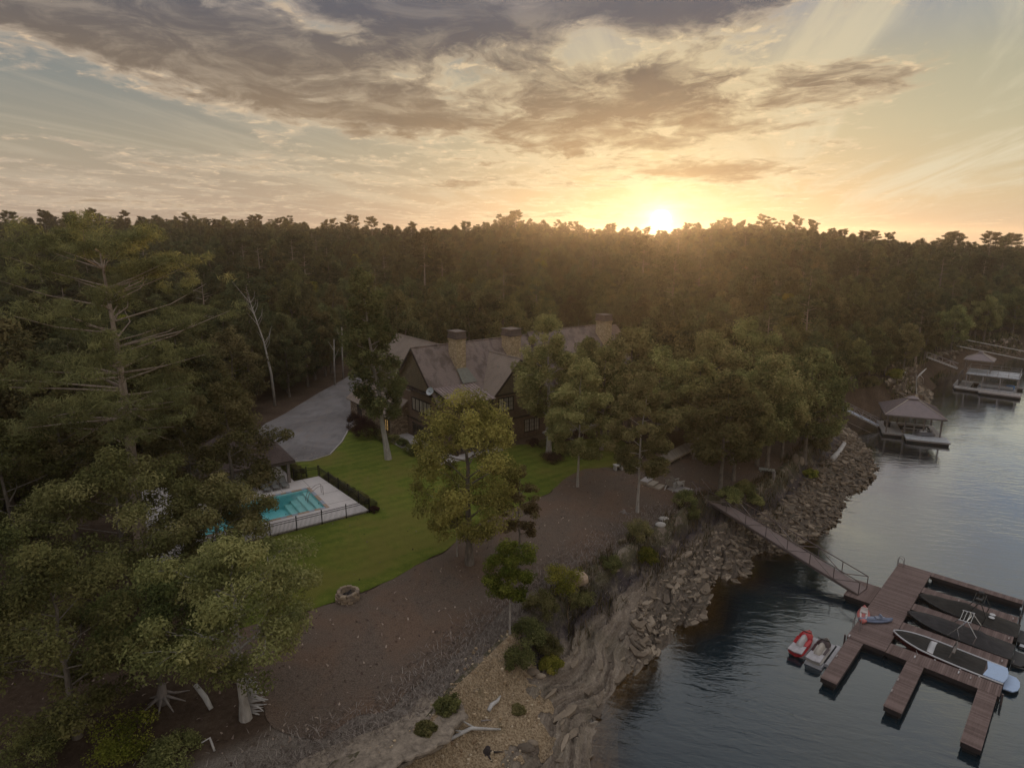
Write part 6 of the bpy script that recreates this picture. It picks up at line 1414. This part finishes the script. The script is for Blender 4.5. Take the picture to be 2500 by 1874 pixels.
# layered ledge above the sandy patch
led = thing('rock_ledge', Vector((*bank[6], 3.0)), 'long layered sandstone ledge overhanging the sandy patch', 'rock ledge')
pl_ = np.array([b_ for b_ in bank[3:10]]); seg = np.concatenate([[0], np.cumsum(np.linalg.norm(np.diff(pl_, axis=0), axis=1))]); N = 120
lt = np.linspace(0, seg[-1], N); lx, ly = np.interp(lt, seg, pl_[:, 0]), np.interp(lt, seg, pl_[:, 1]); tx, ty = np.gradient(lx), np.gradient(ly); tl = np.hypot(tx, ty); ox, oy = ty / tl, -tx / tl
LEDM = m_bark('ledge_sandstone', (.10, .082, .066), (.40, .33, .26), 3.0)
for k, (z1, th, outk) in enumerate(((4.46, .26, 1.35), (4.18, .40, 1.0), (3.74, .45, .25), (3.25, .7, .45), (2.55, .9, .1))):
    rings = []
    nz = (fbm(lt / 1.6 + 9 * k, np.full(N, 3.3 * k), 60, 5) - .5) * 1.5; taper_ = np.minimum(1, np.minimum(np.arange(N), N - 1 - np.arange(N)) / 18.0)
    for i in range(N):
        o_ = outk * taper_[i] + nz[i] * taper_[i]; zj = (fbm(np.array([lt[i] / 3.]), np.array([k * 2.]), 61, 3)[0] - .5) * .3 - (1 - taper_[i]) * .35
        pin = (lx[i] - ox[i] * 1.6, ly[i] - oy[i] * 1.6); pout = (lx[i] + ox[i] * o_, ly[i] + oy[i] * o_)
        rings.append([(*pin, z1 + zj), (*pout, z1 + zj - .05), (pout[0] + ox[i] * .05, pout[1] + oy[i] * .05, z1 + zj - th * .5), (pout[0] - ox[i] * .1, pout[1] - oy[i] * .1, z1 + zj - th), (*pin, z1 + zj - th)])
    mb = MB(); mb.loft(rings); child(mb.obj('stratum', LEDM), led)

# ------------------------------------------------------------------ driftwood, stumps, logs
BLEACH = m_bark('bleached_driftwood', (.34, .32, .31), (.66, .64, .62), 3.0); DEADW = m_bark('grey_dead_wood', (.17, .14, .13), (.38, .34, .32), 3.0)
def log(name, label, pts, rads, m_, cat='log', twigs=()):
    o = thing(name, Vector(pts[0]), label, cat); mb = MB(); mb.tube(pts, rads, 8); child(mb.obj('stem', m_, None, True), o)
    for tp_, tr_ in twigs: mb = MB(); mb.tube(tp_, tr_, 6); child(mb.obj('branch', m_, None, True), o)
    return o
def G(u, v, dz=0.0):
    p = S(u, v); p.z = shelf_z(p.x, p.y) + dz; return p
def up(p, z): return Vector((p.x, p.y, p.z + z))
log('driftwood_log', 'thick bleached log lying on the rocky point', [G(2031, 1128, .3), G(2046, 1112, .35), G(2060, 1094, .45)], [.34, .30, .26], BLEACH)
log('driftwood', 'forked bleached branch lying on the sand', [G(1095, 1815, .15), G(1150, 1793, .18), G(1222, 1792, .15)], [.10, .11, .05], BLEACH, 'driftwood', (([G(1150, 1793, .18), G(1128, 1800, .3), G(1105, 1796, .3)], [.08, .05, .03]), ([G(1165, 1793, .18), G(1140, 1787, .45), G(1122, 1780, .6)], [.06, .05, .03])))
log('driftwood', 'short curved bleached log on the upper sand', [G(1193, 1745, .12), G(1200, 1732, .15), G(1215, 1722, .14), G(1222, 1708, .14)], [.12, .13, .10, .04], BLEACH, 'driftwood')
log('driftwood', 'thin dead stick lying on the sand between the two branches', [G(1175, 1772, .08), G(1190, 1766, .1), G(1200, 1764, .08)], [.04, .04, .02], DEADW, 'driftwood')
log('fallen_log', 'pale leaning log on the slope left of the splintered trunk', [S(516, 1730, .05), S(500, 1700, .55), S(476, 1670, 1.1)], [.13, .15, .12], BLEACH, 'log')
log('fallen_stick', 'pale bent stick standing up beside the yellowish brush', [S(524, 1832, .0), S(512, 1800, .6), S(492, 1812, .55)], [.06, .06, .03], BLEACH, 'stick')
log('driftwood', 'tall twisted white snag across the cove behind the boathouse roof', [G(2238, 966, 0), G(2234, 955, 1.3), up(G(2232, 962), 3.1), up(G(2240, 962), 3.9), up(G(2252, 962), 5.0)], [.13, .12, .11, .16, .07], BLEACH, 'driftwood', (([up(G(2232, 962), 3.1), up(G(2229, 962), 4.0)], [.07, .02]), ([up(G(2240, 962), 3.7), up(G(2249, 962), 3.0), up(G(2250, 964), 2.2)], [.05, .04, .02])))
log('fallen_log', 'pale fallen trunks lying on the far bank above the cove', [G(2162, 915, .3), G(2210, 914, .4)], [.28, .18], BLEACH, 'log', (([G(2190, 918, .3), G(2206, 912, .6)], [.14, .08]),))
for k, (u, v, h, lab) in enumerate(((1888, 1170, .9, 'small stump at the edge of the point'),)): log('stump', lab, [G(u, v, -.2), G(u, v, h)], [.2, .17], DEADW, 'stump')
# stumps with exposed roots in the left foreground
def rootstump(u, v, h, r_, label, m_, n=9, spread=1.3, seed=1):
    b = S(u, v); o = thing('root_stump', b, label, 'stump'); rs2 = np.random.RandomState(seed); mb = MB(); mb.tube([(0, 0, -.3), (0, 0, h * .5), (.1, 0, h)], [r_ * 1.5, r_, r_ * .7], 9); mb.obj('stem', m_, o, True)
    for k in range(n): a = 2 * math.pi * k / n + rs2.uniform(-.3, .3); L = spread * rs2.uniform(.6, 1.2); mb = MB(); mb.tube([(0, 0, h * rs2.uniform(.3, .7)), (math.cos(a) * L * .45, math.sin(a) * L * .45, h * .22), (math.cos(a) * L, math.sin(a) * L, .02)], [r_ * .45, r_ * .28, .025], 5); mb.obj('root', m_, o, True)
    return o
rootstump(398, 1712, 1.1, .26, 'pale stump with spreading exposed roots under the oaks', DEADW, 9, 1.2, 3)
b = S(622, 1738); o = thing('uprooted_roots', b, 'fan of splintered bleached roots and shards right of the pale oak trunk', 'roots'); rs2 = np.random.RandomState(6)
for k in range(26):
    z = .05 + k * .095; L = .35 + .75 * (1 - abs(k - 9) / 20) * rs2.uniform(.6, 1.2); a = rs2.uniform(-.7, .5); mb = MB(); x0 = -.35 + rs2.uniform(-.05, .1)
    mb.tube([(x0, 0, z), (x0 + L * .55, a * .25, z + rs2.uniform(-.1, .08)), (x0 + L, a * .6, z + rs2.uniform(-.25, .12))], [.07, .05, .014], 5); mb.obj('root', BLEACH, o)
o2 = rootstump(1188, 1842, .5, .2, 'dark charred stump with curling roots at the foot of the sand', simple('charred_stump', (.045, .036, .036), .9), 7, .8, 8)
rootstump(1522, 1252, .35, .16, 'small dark root clump on the mulch above the bank', DEADW, 6, .7, 9)
rootstump(190, 1770, 1.6, .13, 'pale broken trunk in the dark corner brush', BLEACH, 4, .5, 12)

# ------------------------------------------------------------------ furniture on the slope: chairs, steps, boardwalk, benches
PALEW = m_planks('weathered_pale_boards', (.30, .25, .20), (.46, .40, .33), 7, 0)
CHW = simple('grey_white_chair_paint', (.44, .41, .37), .7, 0, .15)
def adirondack(u, v, rz, label):
    o = thing('adirondack_chair', S(u, v), label, 'chair', rz, 'slatted chairs by the stone steps'); o.scale = (1.2, 1.2, 1.2)
    for k in range(5): mb = MB(); x = -.22 + .11 * k; mb.slab([(x - .05, .25, .32), (x + .05, .25, .32), (x + .05 + x * .25, .72, 1.12 - abs(x) * .5), (x - .05 + x * .25, .72, 1.12 - abs(x) * .5)], .025); mb.obj('back_slat', CHW, o)
    for k in range(4): mb = MB(); y = -.35 + .14 * k; mb.slab([(-.28, y, .42 - .03 * k), (.28, y, .42 - .03 * k), (.28, y + .12, .40 - .03 * k), (-.28, y + .12, .40 - .03 * k)], .025); mb.obj('seat_slat', CHW, o)
    for s in (-.34, .34): mb = MB(); mb.box((s, 0, .6), (.14, .85, .03)); mb.obj('armrest', CHW, o); mb = MB(); mb.bar((s, -.35, .6), (s, -.35, 0), .09, .03); mb.bar((s, .5, .25), (s, .75, 0), .09, .03); mb.bar((s, -.35, .36), (s, .5, .25), .09, .03); mb.obj('leg', CHW, o)
adirondack(1638, 1192, R(150), 'pale slatted chair on the little landing beside the stone steps'); adirondack(1655, 1188, R(120), 'second pale slatted chair, right of the first and partly behind the shrub')
sp = S(1612, 1190); stp = thing('garden_steps', sp, 'short flight of pale slab steps leading down the slope to the chairs', 'steps', R(-37))
for k in range(4): mb = MB(); mb.box((k * .72 - 1.6, 0, .45 - .2 * k), (.85, 1.35, .16)); mb.obj('tread', PALEW if k else CONC, stp); mb = MB(); mb.box((k * .72 - 1.6, -.66, .32 - .2 * k), (.8, .1, .3)); mb.obj('side_board', PALEW, stp)
mb = MB(); p_ = S(1660, 1196); mb.box((p_.x, p_.y, p_.z + .06), (2.2, 1.7, .14), rz=R(-37)); o = mb.obj('landing_pad', CONC); tag(o, 'pale paved landing under the slatted chairs', 'landing')
a, b_, = S(1618, 1132), S(1722, 1082); a.z += .5; b_.z += .75; d = b_ - a; hd = Vector((d.x, d.y, 0)).normalized(); sd_ = Vector((-hd.y, hd.x, 0)); bw_ = thing('boardwalk', a, 'pale raised boardwalk crossing the mulch slope under the trees', 'boardwalk')
nb = 48; q_ = d.to_track_quat('X', 'Z').to_matrix()
for k in range(nb): mb = MB(); mb.box(a + d * ((k + .5) / nb), (d.length / nb - .015, 1.7, .05), rot=q_); child(mb.obj('board', PALEW), bw_)
for s in (-.8, .8): mb = MB(); mb.bar(a + sd_ * s - Vector((0, 0, .13)), b_ + sd_ * s - Vector((0, 0, .13)), .08, .2); child(mb.obj('beam', PALEW), bw_)
for k in range(5):
    for s in (-.8, .8): p_ = a + d * (k / 4 * .96 + .02) + sd_ * s; mb = MB(); mb.box(p_ - Vector((0, 0, .7)), (.1, .1, 1.2)); child(mb.obj('support_post', PALEW), bw_)
def bench(u, v, L, W, h, rz, label, m_):
    o = thing('bench', S(u, v), label, 'bench', rz); mb = MB(); mb.box((0, 0, h), (L, W, .1)); mb.obj('seat', m_, o)
    for s in (-.38, .38): mb = MB(); mb.box((s * L, 0, h / 2 - .05), (.2, W * .8, h - .02), taper=.85); mb.obj('support', m_, o)
bench(1509, 1146, 1.0, .7, .55, R(20), 'small white bench at the upper end of the lawn edge', simple('white_stone', (.55, .52, .5), .8)); bench(1872, 1152, 1.7, .75, .3, R(-25), 'pale grey stone slab bench among the trees of the point', simple('grey_green_stone', (.40, .40, .36), .85))
bk = thing('barrel_planter', S(1788, 1128), 'pale cylindrical planter between the trees of the slope', 'planter'); mb = MB(); mb.tube([(0, 0, 0), (0, 0, .35), (0, 0, .75)], [.24, .28, .25], 10); mb.obj('drum', simple('pale_drum', (.30, .27, .24), .8), bk); mb = MB(); mb.tube([(0, 0, .2), (0, 0, .24)], [.285, .285], 10); mb.tube([(0, 0, .55), (0, 0, .59)], [.285, .285], 10); mb.obj('hoop', DEADW, bk)

# ------------------------------------------------------------------ ground scatter nobody could count
def scatter_blades(name, n, region, hgt_rng, wid, matl, seed, box_, lie=.6):
    rs = np.random.RandomState(seed); x = rs.uniform(box_[0], box_[1], n * 8); y = rs.uniform(box_[2], box_[3], n * 8); k = region(x, y, rs); x, y = x[k][:n], y[k][:n]
    z = height(x, y) + .02; m_ = len(x); h = rs.uniform(*hgt_rng, m_); a = rs.uniform(0, 6.28, m_); ln = (rs.uniform(.2, 1, m_) if lie < .9 else rs.uniform(.82, 1, m_)) * lie
    d = np.stack([np.cos(a) * ln, np.sin(a) * ln, np.sqrt(np.maximum(.02, 1 - ln ** 2))], 1) * h[:, None]; s = np.stack([-np.sin(a), np.cos(a), np.zeros(m_)], 1) * wid
    p = np.stack([x, y, z], 1); mid = p + d * .55 + np.array([0, 0, .08]) * h[:, None]; V = np.stack([p - s, p + s, mid + s * .7, mid - s * .7, mid + s * .7, mid - s * .7, p + d - s * .1, p + d + s * .1], 1).reshape(-1, 3)
    F = np.arange(m_ * 8).reshape(m_ * 2, 4); T = np.repeat(rs.rand(m_), 8); o = link(name, np_mesh(name, V, F, matl, {'tint': T})); tag(o, kind='stuff'); return o
STRAW = m_leaf('dry_straw', (.17, .14, .11), (.33, .28, .23), (.52, .46, .39), .1); WEED = m_leaf('bank_weeds', (.05, .05, .02), (.11, .11, .045), (.22, .18, .09), .2); LITTER = m_leaf('leaf_litter', (.07, .05, .04), (.15, .11, .085), (.32, .26, .20), .1)
scatter_blades('dry_grass', 24000, lambda x, y, r_: (np.exp(-((sdist(x, y, bank) - 1.4) / 1.7) ** 2) > r_.rand(len(x))) & (x < 16) & (y < 58), (.12, .5), .02, STRAW, 1, (-30, 16, 20, 58), .95)
scatter_blades('bank_weeds', 17000, lambda x, y, r_: (np.abs(sdist(x, y, bank) + .7) < 1.8) & (fbm(x / 2.3, y / 2.3, 70, 3) > .45) & (y < 90) & ((y > 41) | (x > 4)), (.3, .95), .03, WEED, 2, (-22, 40, 22, 90), .7)
scatter_blades('fallen_leaves', 1500, lambda x, y, r_: (sdist(x, y, bank) > .5) & (sdist(x, y, lawn_poly) < -.1) & (sdist(x, y, deck_rect) < -.2), (.10, .24), .06, LITTER, 3, (-34, 34, 22, 74), 1.0)
scatter_blades('lawn_leaves', 160, lambda x, y, r_: (sdist(x, y, lawn_poly) > .2), (.10, .2), .06, LITTER, 4, (-25, 14, 34, 76), 1.0)
scatter_blades('far_bank_weeds', 9000, lambda x, y, r_: (np.abs(sdist(x, y, bank) - 1.0) < 3.5) & (fbm(x / 4, y / 4, 71, 3) > .42), (.5, 1.5), .07, WEED, 6, (38, 135, 92, 185), .7)
rs3 = np.random.RandomState(8); gb_ = MB()
for k in range(2600):
    x, y = rs3.uniform(-9, 8), rs3.uniform(24, 40)
    if sdist(np.array([x]), np.array([y]), sand_poly)[0] < .1: continue
    L = .05 + .22 * rs3.rand() ** 3; vs, fs = slab_geo(rs3, L, L * .8, L * .6, 5); gb_.cur = k % 4; gb_.add([Vector(p) + Vector((x, y, shelf_z(x, y) + .07)) for p in vs], fs)
o = gb_.obj('sand_gravel', [simple('sandy_gravel', c, .9) for c in ((.36, .26, .16), (.46, .35, .23), (.27, .19, .12), (.52, .42, .30))]); tag(o, kind='stuff')
# low trees and brush leaning over the water across the cove
rgc = random.Random(21)
for u, v, vt, k in ((2040, 962, 850, 3), (2085, 945, 830, 3), (2120, 930, 800, 1), (2160, 918, 800, 3), (2205, 905, 790, 0), (2255, 885, 770, 3), (2010, 975, 880, 3), (2320, 862, 745, 1), (2400, 838, 720, 2), (2470, 820, 700, 0)):
    b = S(u, v); sc = top_h(b, vt) / grove[k][1]; copy_tree(src[k], b, rgc.uniform(0, 6), sc, 'leafy tree on the bank across the cove, ' + {2010: 'nearest the gangway foot', 2040: 'second from the gangway foot', 2085: 'third from the gangway foot', 2120: 'above the left side of the boathouse roof', 2160: 'above the middle of the boathouse roof', 2205: 'left of the white snag', 2255: 'right of the white snag', 2320: 'left of the far dock pavilion', 2400: 'above the far dock pavilion', 2470: 'at the right picture edge'}[u], 'bank trees across the cove')
# ------------------------------------------------------------------ evening haze
hz, ht = mat('haze'); vol = ht.n('ShaderNodeVolumePrincipled'); vol.inputs['Color'].default_value = (1.0, .90, .80, 1); vol.inputs['Density'].default_value = HAZE_DENSITY; vol.inputs['Anisotropy'].default_value = .73
ho = ht.n('ShaderNodeOutputMaterial'); ht.nt.links.new(vol.outputs[0], ho.inputs['Volume'])
mb = MB(); mb.box((0, 560, 19.0), (2300, 1420, 54.0)); hb = mb.obj('haze', hz); tag(hb, kind='stuff')
